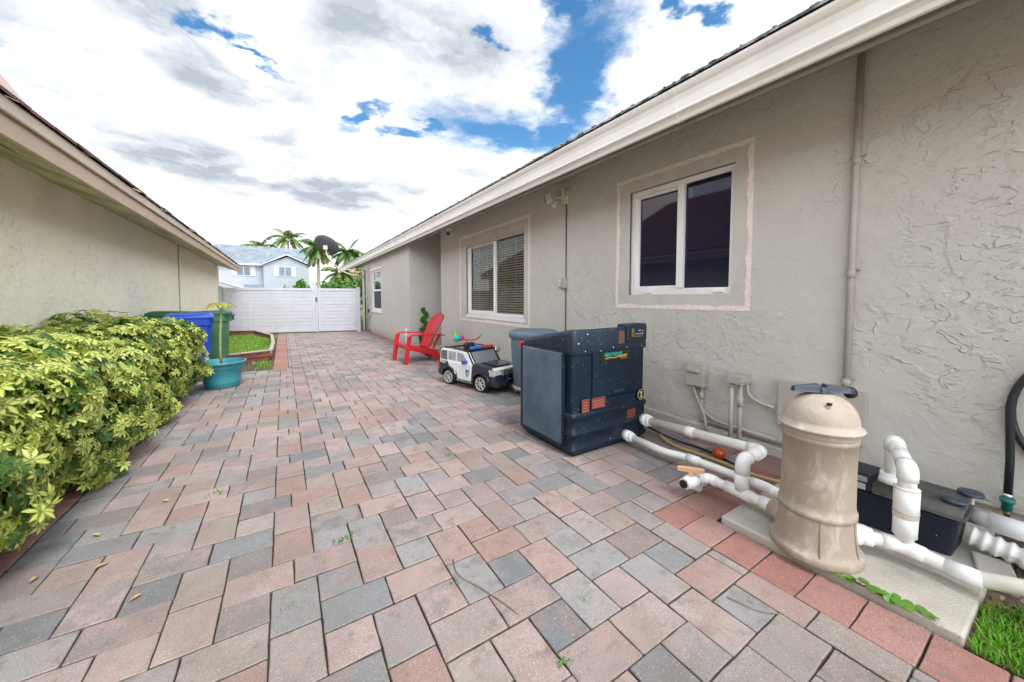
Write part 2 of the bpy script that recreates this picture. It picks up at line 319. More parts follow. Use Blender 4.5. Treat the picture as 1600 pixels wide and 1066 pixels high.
def fastmesh(name, verts, faces, m, parent=None, leaf=None, smooth=False):
    """verts (n,3) array, faces (k,4|3) array, leaf (n,3) colour attribute"""
    verts = np.asarray(verts, dtype=np.float32); faces = np.asarray(faces, dtype=np.int32); k = faces.shape[1]
    me = bpy.data.meshes.new(name); me.vertices.add(len(verts)); me.vertices.foreach_set('co', verts.ravel())
    me.loops.add(faces.size); me.loops.foreach_set('vertex_index', faces.ravel()); me.polygons.add(len(faces))
    me.polygons.foreach_set('loop_start', np.arange(0, faces.size, k, dtype=np.int32)); me.polygons.foreach_set('loop_total', np.full(len(faces), k, dtype=np.int32))
    me.update(calc_edges=True)
    if smooth: me.polygons.foreach_set('use_smooth', [True] * len(faces))
    if leaf is not None:
        a = me.color_attributes.new('leaf', 'FLOAT_COLOR', 'POINT'); c = np.ones((len(verts), 4), dtype=np.float32); c[:, :3] = leaf; a.data.foreach_set('color', c.ravel())
    me.materials.append(m); o = bpy.data.objects.new(name, me); col.objects.link(o)
    if parent: o.parent = parent
    return o
def rotmats(zdir, spin):
    """frames whose local z is zdir, spun"""
    z = zdir / np.linalg.norm(zdir, axis=1, keepdims=True); a = np.where(np.abs(z[:, 2:3]) < .9, np.array([[0, 0, 1.]]), np.array([[1., 0, 0]]))
    x = np.cross(a, z); x /= np.linalg.norm(x, axis=1, keepdims=True); y = np.cross(z, x)
    c, s = np.cos(spin)[:, None], np.sin(spin)[:, None]; X = x * c + y * s; Y = -x * s + y * c
    return np.stack([X, Y, z], axis=2)
def scatter(tv, tf, tl, pos, mats, scale, rand, darkf):
    """copies of template (verts, faces, leaf) -> arrays"""
    n = len(pos); k = len(tv)
    V = np.einsum('nij,kj->nki', mats, tv) * scale[:, None, None] + pos[:, None, :]
    F = (tf[None] + (np.arange(n) * k)[:, None, None]).reshape(-1, tf.shape[1])
    Lf = np.repeat(tl[None], n, axis=0).copy(); Lf[:, :, 0] = np.clip(Lf[:, :, 0] * .35 + rand[:, None] * .65, 0, 1); Lf[:, :, 2] = np.clip(Lf[:, :, 2] + darkf[:, None], 0, 1)
    return V.reshape(-1, 3), F, Lf.reshape(-1, 3)
def text_mesh(txt, size, name, m, parent, loc, rot, ext=.0006, sx=1, shear=0, bold=0):
    cu = bpy.data.curves.new(name, 'FONT'); cu.body = txt; cu.size = size; cu.align_x = 'CENTER'; cu.align_y = 'CENTER'; cu.extrude = ext; cu.shear = shear; cu.offset = bold
    t = bpy.data.objects.new(name + '_tmp', cu); col.objects.link(t); dg = bpy.context.evaluated_depsgraph_get()
    me = bpy.data.meshes.new_from_object(t.evaluated_get(dg)); bpy.data.objects.remove(t)
    me.materials.clear(); me.materials.append(m); o = bpy.data.objects.new(name, me); col.objects.link(o); o.parent = parent
    o.location = loc; o.rotation_euler = rot; o.scale = (sx, 1, 1); return o

# ================================================================== ground
W = 3.147; WF = 2.631; WL = -1.75; U = .0824
g = MB(); g.quad((-250, -250, -.05), (250, -250, -.05), (250, 250, -.05), (-250, 250, -.05)); tag(g.build('ground', M['lawn']), kind='structure')
g = MB(); g.quad((-1.74, -4, -.022), (3.14, -4, -.022), (3.14, 14.9, -.022), (-1.74, 14.9, -.022)); tag(g.build('paving_bed', M['sand']), kind='structure')
def pave(name, pieces, m):
    vs, fs = [], []
    for (x0, x1, y0, y1) in pieces:
        gp = .0014; x0 += gp; x1 -= gp; y0 += gp; y1 -= gp
        if x1 - x0 < .012 or y1 - y0 < .012: continue
        zt = random.uniform(-.0022, .0022); tx = random.uniform(-.010, .010); ty = random.uniform(-.010, .010); cx, cy = (x0 + x1) / 2, (y0 + y1) / 2
        n = len(vs); j = lambda s=.0014: random.uniform(-s, s)
        nx = 4; ny = 4
        def ring(ins, z, jt):
            o = []
            P4 = [(x0 + ins, y0 + ins), (x1 - ins, y0 + ins), (x1 - ins, y1 - ins), (x0 + ins, y1 - ins)]
            for k in range(4):
                a, b = P4[k], P4[(k + 1) % 4]
                for t in (0.015, .35, .65, .985):
                    x = a[0] + (b[0] - a[0]) * t; y = a[1] + (b[1] - a[1]) * t
                    i = len(o); x += jt[i][0]; y += jt[i][1]
                    o.append((x, y, z + (x - cx) * tx + (y - cy) * ty + zt if z > -.03 else z))
            return o
        jt = [(j(), j()) for _ in range(16)]
        vs += ring(0, -.05, jt) + ring(0, -.008, jt) + ring(.0016, -.0032, jt) + ring(.0048, 0, jt)
        for r_ in range(3):
            for k in range(16): fs.append((n + r_ * 16 + k, n + r_ * 16 + (k + 1) % 16, n + (r_ + 1) * 16 + (k + 1) % 16, n + (r_ + 1) * 16 + k))
        fs.append(tuple(n + 48 + k for k in range(16)))
    me = bpy.data.meshes.new(name); me.from_pydata(vs, [], fs); me.materials.append(m); me.materials.append(M['paver_edge'])
    me.polygons.foreach_set('material_index', [1 if len(p.vertices) == 4 and i % 49 < 32 else 0 for i, p in enumerate(me.polygons)])
    me.polygons.foreach_set('use_smooth', [len(p.vertices) == 4 for p in me.polygons])
    o = bpy.data.objects.new(name, me); col.objects.link(o); return tag(o, kind='structure')
def lattice():
    for k in range(-9, 14):
        X0 = 7 + 4 * k; h0 = 22 + 4 * k
        for m_ in range(-12, 24):
            h = h0 + 8 * m_
            yield (X0 - 2, X0 + 1, h, h + 2); yield (X0 + 1, X0 + 4, h, h + 2)       # the two long stones meeting over the column
            yield (X0, X0 + 2, h + 2, h + 5); yield (X0, X0 + 2, h + 5, h + 8)       # two upright stones
            # squares in the gap to the right (between the long stones of both columns)
            yield (X0 + 2, X0 + 4, h + 2, h + 4); yield (X0 + 2, X0 + 4, h + 6, h + 8)
regions = [(-1.07, 1.71, -3.6, 7.25), (-1.72, -1.07, 6.3, 7.25), (.045, 2.40, 7.25, 14.6), (1.71, 2.92, 1.25, 8.12), (2.40, 2.63, 8.12, 8.92), (2.40, 2.92, 7.25, 8.12)]
pieces = []
for (a, b, c, d) in lattice():
    x0, x1, y0, y1 = a * U + .008, b * U + .008, c * U - .078, d * U - .078
    ov = []
    for (rx0, rx1, ry0, ry1) in regions:
        q = (max(x0, rx0), min(x1, rx1), max(y0, ry0), min(y1, ry1))
        if q[1] > q[0] + .001 and q[3] > q[2] + .001: ov.append(q)
    if not ov: continue
    area = sum((q[1] - q[0]) * (q[3] - q[2]) for q in ov)
    if area > .97 * (x1 - x0) * (y1 - y0): pieces.append((x0, x1, y0, y1))
    else: pieces += ov
pave('pavement', pieces, M['field'])
br = []
def run(x0, x1, y0, y1, n_axis, step=.165):
    L = (x1 - x0) if n_axis == 'x' else (y1 - y0); n = max(1, round(L / step))
    for i in range(n):
        if n_axis == 'x': br.append((x0 + L * i / n, x0 + L * (i + 1) / n, y0, y1))
        else: br.append((x0, x1, y0 + L * i / n, y0 + L * (i + 1) / n))
run(1.71, 1.945, -3.6, 1.25, 'y'); run(1.945, 3.14, 1.02, 1.25, 'x'); run(2.92, 3.14, 1.25, 8.12, 'y'); run(-1.30, -1.07, -3.6, 6.3, 'y')
run(-.185, .045, 7.25, 14.6, 'y', .24); run(2.40, 2.625, 8.92, 14.3, 'y')
pave('paving_border', br, M['redpaver'])
# planting soil under the hedge, concrete step of the entrance
g = MB(); g.box(-1.745, -1.31, -3.9, 6.28, -.045, .012); tag(g.build('planting_bed', M['soil']), kind='structure')
g = MB(); g.box(2.64, 4.3, 8.135, 8.915, -.04, .05); tag(g.build('entry_step', M['concrete'], bevel=.006), kind='structure')
# equipment pad and the bare soil beyond
pad = MB(); pad.prism([(1.955, 1.0), (1.955, .178), (2.40, .17), (3.0, .20), (3.0, 1.0)], -.04, .034, 'z'); tag(pad.build('concrete_pad', M['concrete'], bevel=.008), kind='structure')
g = MB(); g.box(1.96, 3.14, -3.9, 1.01, -.045, -.004); tag(g.build('bare_soil', M['soil']), kind='structure')

# ================================================================== house on the right
def droop(y): return 0.0
def wallx(mb, x, y0, y1, z0, z1, holes, depth, ddir=1):
    ys = sorted({y0, y1} | {h[0] for h in holes} | {h[1] for h in holes}); zs = sorted({z0, z1} | {h[2] for h in holes} | {h[3] for h in holes})
    for a, b in zip(ys, ys[1:]):
        for c, d in zip(zs, zs[1:]):
            if any(h[0] <= a and b <= h[1] and h[2] <= c and d <= h[3] for h in holes): continue
            mb.quad((x, b, c), (x, a, c), (x, a, d), (x, b, d)) if ddir > 0 else mb.quad((x, a, c), (x, b, c), (x, b, d), (x, a, d))
    for (a, b, c, d) in holes:
        X = x + depth * ddir
        mb.quad((x, a, c), (x, a, d), (X, a, d), (X, a, c)); mb.quad((x, b, d), (x, b, c), (X, b, c), (X, b, d))
        mb.quad((x, b, c), (x, a, c), (X, a, c), (X, b, c)); mb.quad((x, a, d), (x, b, d), (X, b, d), (X, a, d))
house = thing('house', 'taupe stucco bungalow with white gutter and three windows along the right side', 'house', (W, 0, 0))
def hb(mb, name, m, parent=None, **k):       # build in world coordinates, parent to house
    o = mb.build(name, m, parent or house, **k)
    if parent is None: o.location = (-W, 0, 0)
    return o
wA = (1.575, 2.63, 1.235, 2.31); wB = (4.65, 6.72, .875, 2.26); wD = (12.0, 13.4, .80, 2.13)
mb = MB(); wallx(mb, W, -4, 8.13, -.05, 2.83, [wA, wB], .09)
mb.quad((W, 8.13, -.05), (W, 8.13, 2.85), (4.4, 8.13, 2.85), (4.4, 8.13, -.05))
mb.quad((4.3, 8.13, -.05), (4.3, 8.13, 2.9), (4.3, 8.92, 2.9), (4.3, 8.92, -.05))
mb.quad((WF, 8.92, -.05), (4.4, 8.92, -.05), (4.4, 8.92, 2.9), (WF, 8.92, 2.9))
wallx(mb, WF, 8.92, 15.2, -.05, 2.58, [wD], .09)
mb.quad((WF, 15.2, -.05), (WF, 15.2, 2.58), (4.4, 15.2, 2.9), (4.4, 15.2, -.05)); mb.quad((4.4, 15.2, -.05), (4.4, 15.2, 2.9), (4.4, 20.4, 2.9), (4.4, 20.4, -.05)); mb.quad((4.4, 20.4, -.05), (4.4, 20.4, 2.9), (9, 20.4, 2.9), (9, 20.4, -.05)); mb.quad((W, -4, -.05), (9, -4, -.05), (9, -4, 2.9), (W, -4, 2.9))
mb.quad((9, -4, -.05), (9, 20.4, -.05), (9, 20.4, 2.9), (9, -4, 2.9))
hb(mb, 'wall', M['taupe'])
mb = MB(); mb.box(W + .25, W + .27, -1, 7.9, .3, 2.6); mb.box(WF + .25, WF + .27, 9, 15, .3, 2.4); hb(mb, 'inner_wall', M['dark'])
# footing ledge at the wall base
mb = MB(); mb.prism([(W - .028, -.04), (W - .028, .062), (W - .018, .075), (W + .02, .085), (W + .02, -.04)], -4, 8.12, 'y'); hb(mb, 'footing', M['taupe'])
def loft(name, prof, m, ys=(-4, 4, 20.6), smooth=False, bevel=0):
    mb = MB(); n = len(prof)
    vs = [(x, y, z - droop(y)) for y in ys for x, z in prof]
    fs = [(i * n + k, i * n + (k + 1) % n, (i + 1) * n + (k + 1) % n, (i + 1) * n + k) for i in range(len(ys) - 1) for k in range(n)]
    fs += [tuple(range(n)), tuple(range((len(ys) - 1) * n, len(ys) * n))[::-1]]
    mb.add(vs, fs); return hb(mb, name, m, bevel=bevel)
zs = lambda x: 2.755 + (x - W) * .46
loft('soffit', [(2.53, zs(2.53)), (W + .06, zs(W + .06)), (4.45, zs(W + .06) + .02), (4.45, 2.95), (W + .06, 2.90), (2.53, zs(2.53) + .07)], M['soffit'])
loft('soffit_trim', [(2.52, zs(2.52) - .012), (2.60, zs(2.60) - .012), (2.60, zs(2.60) + .01), (2.52, zs(2.52) + .01)], M['soffit'])
loft('gutter', [(2.505, 2.490), (2.445, 2.463), (2.436, 2.468), (2.428, 2.490), (2.414, 2.506), (2.399, 2.515), (2.395, 2.522), (2.399, 2.530), (2.408, 2.537), (2.408, 2.60), (2.398, 2.635), (2.384, 2.65), (2.374, 2.668), (2.371, 2.680), (2.375, 2.690), (2.53, 2.697)], M['gutter'], bevel=.002)
loft('fascia', [(2.532, 2.50), (2.532, 2.705), (2.55, 2.705), (2.55, 2.50)], M['gutter'])
for yj in (-.6, 1.62, 4.55, 8.3, 12.4):
    loft('gutter_joint', [(2.505, 2.487), (2.444, 2.460), (2.434, 2.465), (2.425, 2.489), (2.411, 2.504), (2.396, 2.513), (2.392, 2.522), (2.396, 2.533), (2.405, 2.539), (2.405, 2.60), (2.395, 2.634), (2.381, 2.649), (2.371, 2.666), (2.368, 2.680), (2.375, 2.6915), (2.52, 2.698)], M['gutter'], ys=(yj, yj + .035))
# roof: shingle courses with a ragged front edge
mb = MB()
rx = np.random.RandomState(3)
for c in range(26):
    x0 = 2.370 + c * .20; x1 = x0 + .23; s = .36
    y = -4.0
    while y < 20.7:
        w = .30 + rx.rand() * .12; e = rx.rand() * .014
        z0 = 2.708 + (x0 - 2.370) * s - droop(y)
        t_ = rx.rand() * .004; mb.add([(x0 - e, y, z0 + .006 + t_), (x0 - e, y + w - .001, z0 + .006 + t_), (x1, y + w - .001, z0 + .23 * s + .004), (x1, y, z0 + .23 * s + .004), (x0 - e, y, z0 - .010), (x0 - e, y + w - .001, z0 - .010)], [(0, 3, 2, 1), (0, 1, 5, 4)])
        y += w
mb.quad((2.385, -4, 2.702), (7.6, -4, 4.58), (7.6, 20.7, 4.58), (2.385, 20.7, 2.702))
for k in range(130):      # lichen and grit lumps along the edge
    yy = rx.uniform(-3, 16.8) if k % 3 else rx.uniform(-1, 5); r_ = rx.uniform(.004, .011)
    mb.lathe([(0, -r_), (r_, -r_ * .2), (r_ * .8, r_ * .6), (0, r_)], 5, (2.370 - rx.rand() * .01, yy, 2.718 - droop(yy)), sy=rx.uniform(1, 4))
hb(mb, 'roof', M['shingle_grey'])
mb = MB(); mb.lathe([(.045, -.25), (.045, .33), (.05, .33), (.05, .39), (.0, .395)], 20, (4.05, 3.74, 3.40)); hb(mb, 'vent_pipe', M['greypaint'])
# windows ------------------------------------------------------------
M['glass'] = mat('window_glass', (.012, .012, .03), .04, .1, spec=1.0)
gm = M['glass'].node_tree.nodes['Principled BSDF']; gm.inputs['Coat Weight'].default_value = .8; gm.inputs['Coat Roughness'].default_value = .02; gm.inputs['IOR'].default_value = 1.9
M['glass_purple'] = mat('tinted_glass', (.007, .009, .027), .03, .1, spec=.6)
gm = M['glass_purple'].node_tree.nodes['Principled BSDF']; gm.inputs['IOR'].default_value = 1.5; gm.inputs['Specular Tint'].default_value = (.85, .80, 1, 1)
cg = bpy.data.materials.new('clear_glass'); cg.use_nodes = True; _t = cg.node_tree; _t.nodes.remove(_t.nodes['Principled BSDF'])
_a = _t.nodes.new('ShaderNodeBsdfTransparent'); _a.inputs[0].default_value = (.88, .90, .88, 1); _b = _t.nodes.new('ShaderNodeBsdfGlossy'); _b.inputs['Roughness'].default_value = .015; _f = _t.nodes.new('ShaderNodeFresnel'); _f.inputs[0].default_value = 1.55
_m = _t.nodes.new('ShaderNodeMixShader'); _t.links.new(_f.outputs[0], _m.inputs[0]); _t.links.new(_a.outputs[0], _m.inputs[1]); _t.links.new(_b.outputs[0], _m.inputs[2]); _t.links.new(_m.outputs[0], _t.nodes['Material Output'].inputs[0]); M['clear'] = cg
M['blind'] = mat('ivory_blind', (.80, .76, .62), .5, .05)
def stripe(x, y0, y1, z0, z1, name='plaster_line', w=.035, jag=.010, parent=None):
    """ragged unpainted plaster line round a window, standing 3 mm proud"""
    mb = MB(); r = random.Random(int(y0 * 100))
    def strip(a, b, inward):
        n = max(8, int((Vector(b) - Vector(a)).length / .018)); outer, inner = [], []
        for i in range(n + 1):
            wk = (wk * .8 + r.uniform(-1, 1) * .6) if i else 0; p = Vector(a).lerp(Vector(b), i / n); o = r.uniform(-1, 1) * jag * .2; q = w + wk * jag * .8 + r.uniform(-1, 1) * jag * .35
            outer.append(p - inward * o); inner.append(p + inward * q)
        for i in range(n):
            A, B, C, D = outer[i], outer[i + 1], inner[i + 1], inner[i]
            f = lambda q, d: (x - d, q[0], q[1])
            vs = [f(A, .003), f(B, .003), f(C, .003), f(D, .003), f(A, -.01), f(B, -.01), f(C, -.01), f(D, -.01)]
            mb.add(vs, [(0, 1, 2, 3), (0, 4, 5, 1), (3, 2, 6, 7)])
    v = lambda a, b: Vector((a, b))
    strip((y0, z0), (y1, z0), v(0, 1)); strip((y0, z1), (y1, z1), v(0, -1)); strip((y0, z0 + w), (y0, z1 - w), v(1, 0)); strip((y1, z0 + w), (y1, z1 - w), v(-1, 0))
    return hb(mb, name, M['caulk'])
stripe(W, 1.435, 2.815, 1.095, 2.462, w=.038); stripe(W, 4.49, 7.05, .745, 2.455, w=.042)
# smoother plaster band inside the line of the near windows
def band(x, o, i, d=.0015):
    mb = MB(); wallx(mb, x - d, o[0], o[1], o[2], o[3], [i], .02); hb(mb, 'plaster_band', M['smoothband'])
band(W, (1.455, 2.795, 1.115, 2.442), wA); band(W, (4.51, 7.03, .765, 2.435), wB)
def window(x, hole, split, glassm, sill=True, blinds=False, name='window'):
    y0, y1, z0, z1 = hole; xf = x + .035; mb = MB()
    fw = .048
    # outer frame butted
    mb.box(xf, xf + .07, y0, y1, z1 - fw, z1); mb.box(xf, xf + .07, y0, y1, z0, z0 + fw + .012); mb.box(xf, xf + .07, y0, y0 + fw, z0 + fw + .012, z1 - fw); mb.box(xf, xf + .07, y1 - fw, y1, z0 + fw + .012, z1 - fw)
    mb.box(xf - .012, xf + .06, split - .033, split + .033, z0 + fw + .012, z1 - fw)
    win = hb(mb, name, M['white'], bevel=.004)
    # sash of the sliding leaf (farther leaf, set back)
    s = MB(); a, b = split + .035, y1 - fw - .001; c, d = z0 + fw + .013, z1 - fw - .001; t = .028
    s.box(xf + .016, xf + .05, a, b, d - t, d); s.box(xf + .016, xf + .05, a, b, c, c + t); s.box(xf + .016, xf + .05, a, a + t * .4, c + t, d - t); s.box(xf + .016, xf + .05, b - t, b, c + t, d - t)
    s.build('sash', M['white'], win, bevel=.003)
    p = MB(); p.quad((xf + .024, split - .03, z0 + fw + .01), (xf + .024, y0 + fw, z0 + fw + .01), (xf + .024, y0 + fw, z1 - fw), (xf + .024, split - .03, z1 - fw)); p.build('pane', glassm, win)
    p = MB(); p.quad((xf + .038, b - t + .002, c + t - .002), (xf + .038, a + .005, c + t - .002), (xf + .038, a + .005, d - t + .002), (xf + .038, b - t + .002, d - t + .002)); p.build('pane', glassm, win)
    if blinds:
        bl = MB(); z = z0 + .07; M_ = Matrix.Rotation(R(-32), 4, 'Y')
        while z < z1 - .07:
            for (ya, yb) in ((y0 + fw + .01, split - .02), (split + .05, y1 - fw - .02)):
                bl.box(-.021, .021, ya, yb, -.0013, .0013, Matrix.Translation((xf + .066, 0, z)) @ M_)
            z += .041
        for ya in (y0 + .35, split - .3, split + .35, y1 - .4): bl.box(xf + .042, xf + .045, ya, ya + .006, z0 + .05, z1 - .05)
        bl.build('blinds', M['blind'], win)
    return win
wa = window(W, wA, 2.07, M['glass_purple'])
for yy in (1.70, 2.42):
    q = MB(); q.box(W + .018, W + .038, yy - .045, yy + .045, 1.252, 1.272); q.build('weep_cover', M['white'], wa, bevel=.002)
window(W, wB, 5.62, M['clear'], blinds=True)
mb = MB(); mb.box(W - .012, W + .06, wB[0] - .03, wB[1] + .01, wB[2] - .06, wB[2] - .001); hb(mb, 'sill', M['white'], bevel=.006)
mb = MB(); mb.box(W - .006, W + .034, wB[0] + .02, wB[1] - .0, wB[3] - .055, wB[3] - .001); hb(mb, 'head_trim', M['greypaint'], bevel=.004)
# far single-hung window
y0, y1, z0, z1 = wD; mb = MB(); xf = WF + .03
mb.box(xf, xf + .06, y0, y1, z1 - .06, z1); mb.box(xf, xf + .06, y0, y1, z0, z0 + .06); mb.box(xf, xf + .06, y0, y0 + .06, z0 + .06, z1 - .06); mb.box(xf, xf + .06, y1 - .06, y1, z0 + .06, z1 - .06)
mb.box(xf + .001, xf + .055, y0 + .06, y1 - .06, 1.43, 1.49); mb.box(xf + .008, xf + .03, y0 + .06, y1 - .06, 1.78, 1.80)
wd = hb(mb, 'window', M['white'], bevel=.004)
p = MB(); p.box(xf + .03, xf + .034, y0 + .05, y1 - .05, 1.48, z1 - .05); p.build('pane', M['glass'], wd)
p = MB(); p.box(xf + .036, xf + .04, y0 + .05, y1 - .05, z0 + .05, 1.44); p.build('pane', mat('insect_screen', (.045, .05, .07), .7, .1), wd)
mb = MB(); mb.box(WF - .03, WF + .03, y0 - .08, y1 + .08, z0 - .08, z0 - .002); hb(mb, 'sill', M['white'], bevel=.006)
mb = MB(); mb.box(WF - .02, WF + .0, y0 - .10, y1 + .10, z1 + .002, z1 + .07); hb(mb, 'head_trim', M['caulk'], bevel=.006)
# corner drip of pipes near the far corner is separate (below)

# ================================================================== neighbouring cream house on the left
lh = thing('neighbouring_house', 'cream stucco house with tan fascia and shingle roof on the left behind the hedge', 'house', (WL, 0, 0))
def lb(mb, name, m, **k):
    o = mb.build(name, m, lh, **k); o.location = (-WL, 0, 0); return o
M['shingle_red'] = mat('brown_red_shingle', (.20, .085, .07), .9, .35, 10, col2=(.09, .055, .05), bump=.008, bscale=30, fine=.3)
mb = MB(); wallx(mb, WL, -5, 15.0, -.05, 2.4, [], .1, -1)
mb.quad((WL, 15, -.05), (-9, 15, -.05), (-9, 15, 2.4), (WL, 15, 2.4)); mb.quad((-9, 15, 2.4), (WL, 15, 2.4), (-5.4, 15, 4.5)); mb.quad((WL, -5, -.05), (WL, -5, 2.4), (-9, -5, 2.4), (-9, -5, -.05))
lb(mb, 'wall', M['cream'])
YE = 14.75
mb = MB(); mb.prism([(-1.222, 2.05), (-1.80, 2.27), (-1.80, 2.30), (-1.222, 2.08)], -5, YE, 'y')
so = lb(mb, 'soffit', M['mould'])
for (ya, yb, xx) in ((2.75, 3.75, -1.42), (6.3, 7.4, -1.40), (9.2, 10.2, -1.42)):     # sagging vent openings
    pts = [(xx + .028 * math.sin(t * math.pi / 10) , ya + (yb - ya) * t / 10) for t in range(11)] + [(xx - .006 * math.sin(t * math.pi / 10), ya + (yb - ya) * t / 10) for t in range(9, 0, -1)]
    zf = lambda x: 2.05 + (-1.222 - x) * (.22 / .578)
    mb = MB(); mb.add([(x, y, zf(x) - .003) for x, y in pts], [tuple(range(len(pts)))]); lb(mb, 'soffit_gap', M['dark'])
mb = MB()
ye = [-5, -1.7, 1.25, 3.55, 7.2, 11.0, YE]
for a, b in zip(ye, ye[1:]): mb.box(-1.218, -1.195, a + .0015, b - .0015, 2.04, 2.165)
lb(mb, 'fascia', M['tan_fascia'], bevel=.002)
mb = MB()
for a, b in zip([-5, .5, 5.9, 10.6], [.5, 5.9, 10.6, YE + .02]): mb.prism([(-1.194, 2.157), (-1.175, 2.147), (-1.170, 2.155), (-1.180, 2.235), (-1.21, 2.250), (-1.21, 2.157)], a + .001, b - .001, 'y')
lb(mb, 'drip_edge', M['tan_drip'], bevel=.001)
mb = MB(); rx = np.random.RandomState(5)
for c in range(24):
    x0 = -1.165 - c * .18; s = .55; y = -5.0
    while y < YE:
        w = .26 + rx.rand() * .12; e = rx.rand() * .014; zz0 = 2.242 + (-1.165 - x0) * s; yb = min(y + w - .003, YE + .03)
        mb.add([(x0 + e, y, zz0 + .014), (x0 + e, yb, zz0 + .014), (x0 - .21, yb, zz0 + .21 * s + .004), (x0 - .21, y, zz0 + .21 * s + .004), (x0 + e, y, zz0 - .006), (x0 + e, yb, zz0 - .006)], [(0, 1, 2, 3), (1, 0, 4, 5)])
        y += w
mb.quad((-1.18, -5, 2.238), (-1.18, YE, 2.238), (-5.4, YE, 4.56), (-5.4, -5, 4.56)); mb.quad((-5.4, -5, 4.56), (-5.4, YE, 4.56), (-9.6, YE, 2.35), (-9.6, -5, 2.35))
lb(mb, 'roof', M['shingle_red'])
# higher gable of the same house (its rake shows above the eave)
mb = MB()
mb.prism([(-3.1, 3.75), (-4.6, 6.2), (-4.66, 6.1), (-3.2, 3.65)], 8.2, 9.4, 'y'); lb(mb, 'gable_roof', mat('weathered_pink_shingle', (.40, .30, .27), .9, .2, 8))
mb = MB(); mb.prism([(-3.12, 3.72), (-4.62, 6.17), (-4.74, 6.05), (-3.24, 3.6)], 8.12, 8.19, 'y'); lb(mb, 'rake_board', mat('pinkish_rake', (.55, .44, .40), .6, .05))
mb = MB(); mb.prism([(-3.25, 2.9), (-3.25, 3.6), (-4.66, 5.9), (-7.0, 5.9), (-7.0, 2.9)], 8.25, 9.3, 'y'); lb(mb, 'gable_wall', M['cream'])
c = MB(); c.tube([(WL + .012, 9.60, 2.31), (WL + .03, 9.56, 2.20), (WL + .012, 9.62, 2.08), (WL + .012, 9.60, 1.6), (WL + .014, 9.57, 1.0), (WL + .012, 9.56, .02)], .011, 8)
tag(c.build('wall_cable', M['greypaint']), 'thin dark cable running down the cream stucco wall', 'cable')

# ================================================================== gate across the passage
ga, gb_ = Vector((-1.73, 14.80, 0)), Vector((2.33, 13.95, 0)); gd = (gb_ - ga); gl = gd.length
gate = thing('driveway_gate', 'white vinyl double gate with wavy horizontal slats closing the end of the passage', 'gate', ga, math.atan2(gd.y, gd.x))
def leaf_panel(x0, x1):
    zb, zt = .05, 1.54; f = MB(); fw = .085
    f.box(x0, x1, -.03, .03, zt - fw, zt); f.box(x0, x1, -.03, .03, zb, zb + fw); f.box(x0, x0 + fw, -.03, .03, zb + fw, zt - fw); f.box(x1 - fw, x1, -.03, .03, zb + fw, zt - fw)
    p = f.build('gate_panel', M['vinyl'], gate, bevel=.004)
    n = 11; h = (zt - zb - 2 * fw) / n; xs = np.linspace(x0 + fw, x1 - fw, int((x1 - x0) / .12) + 2)
    for k in range(n):
        z = zb + fw + k * h; vs = []; m = len(xs)
        for x in xs:
            wv = .016 * math.sin((x - x0) * 3.4 + (k % 2) * math.pi)
            vs += [(x, -.010 + wv * .25, z + .002), (x, -.0125 + wv * .25, z + h * .5), (x, -.011 + wv * .25, z + h - .003), (x, .018, z + h * .5)]
        s = MB(); s.add(vs, [(i * 4 + j, i * 4 + (j + 1) % 4, i * 4 + 4 + (j + 1) % 4, i * 4 + 4 + j) for i in range(m - 1) for j in range(4)], False)
        s.build('slat', M['vinyl'], p)
    nm = 3 if x1 - x0 > 2 else 1
    for q in range(nm):
        x = x0 + fw + (x1 - x0 - 2 * fw) * (q + 1) / (nm + 1); b = MB(); b.box(x - .012, x + .012, -.026, .02, zb + fw, zt - fw); b.build('mullion', M['vinyl'], p)
    return p
leaf_panel(.10, 2.72); leaf_panel(2.80, 4.03)
for x in (.03, 4.09):
    b = MB(); b.box(x - .055, x + .055, -.05, .05, -.04, 1.56); b.lathe([(.075, 0), (.075, .015), (.0, .04)], 4, (x, 0, 1.56), smooth=False); b.build('post', M['vinyl'], gate, bevel=.004)
b = MB(); b.box(2.725, 2.795, -.04, .02, .03, 1.55); b.build('center_stile', M['vinyl'], gate, bevel=.004)
for z in (1.20, 1.12):
    b = MB(); b.tube([(2.76, -.03, z), (2.76, -.075, z)], .026, 12); b.build('latch_knob', M['black'], gate)
# white post-like filler between gate and house with its pipes
for xh in (.10, 4.03):
    for zh in (.32, 1.30):
        b = MB(); b.box(xh - .045, xh + .045, -.045, -.031, zh - .035, zh + .035); b.tube([(xh, -.048, zh - .045), (xh, -.048, zh + .045)], .009, 8); b.build('hinge', M['greypaint'], gate, bevel=.002)
tag_pipes = [(2.575, 14.0, .024, 2.18, 'thick grey drain pipe rising beside the gate post', .035), (2.585, 13.72, .018, 2.30, 'thin grey conduit climbing the wall between gate and far window', .02), (2.57, 14.30, .02, 2.25, 'dark conduit standing closest to the white gate', .02)]
for x, y, r_, zt, lab, _r in tag_pipes:
    t = thing('wall_pipe', lab, 'pipe', (x, y, 0)); b = MB(); b.tube([(0, 0, -.04), (0, 0, zt - droop(y))], r_, 12); b.build('pipe', M['greypaint'] if 'dark' not in lab else M['black'], t)
    for z in (.5, 1.25): b = MB(); b.box(-.03, .045, -.035, .035, z, z + .03); b.build('strap', M['greypaint'], t, bevel=.004)
t = thing('utility_meter', 'small grey meter box on the wall beyond the far window', 'meter', (2.63, 13.55, .72)); b = MB(); b.box(-.07, 0, -.09, .09, -.14, .14); b.build('housing', M['greypaint'], t, bevel=.01)
b = MB(); b.tube([(-.07, 0, .03), (-.12, 0, .03)], .06, 16); b.build('dial', M['black'], t)
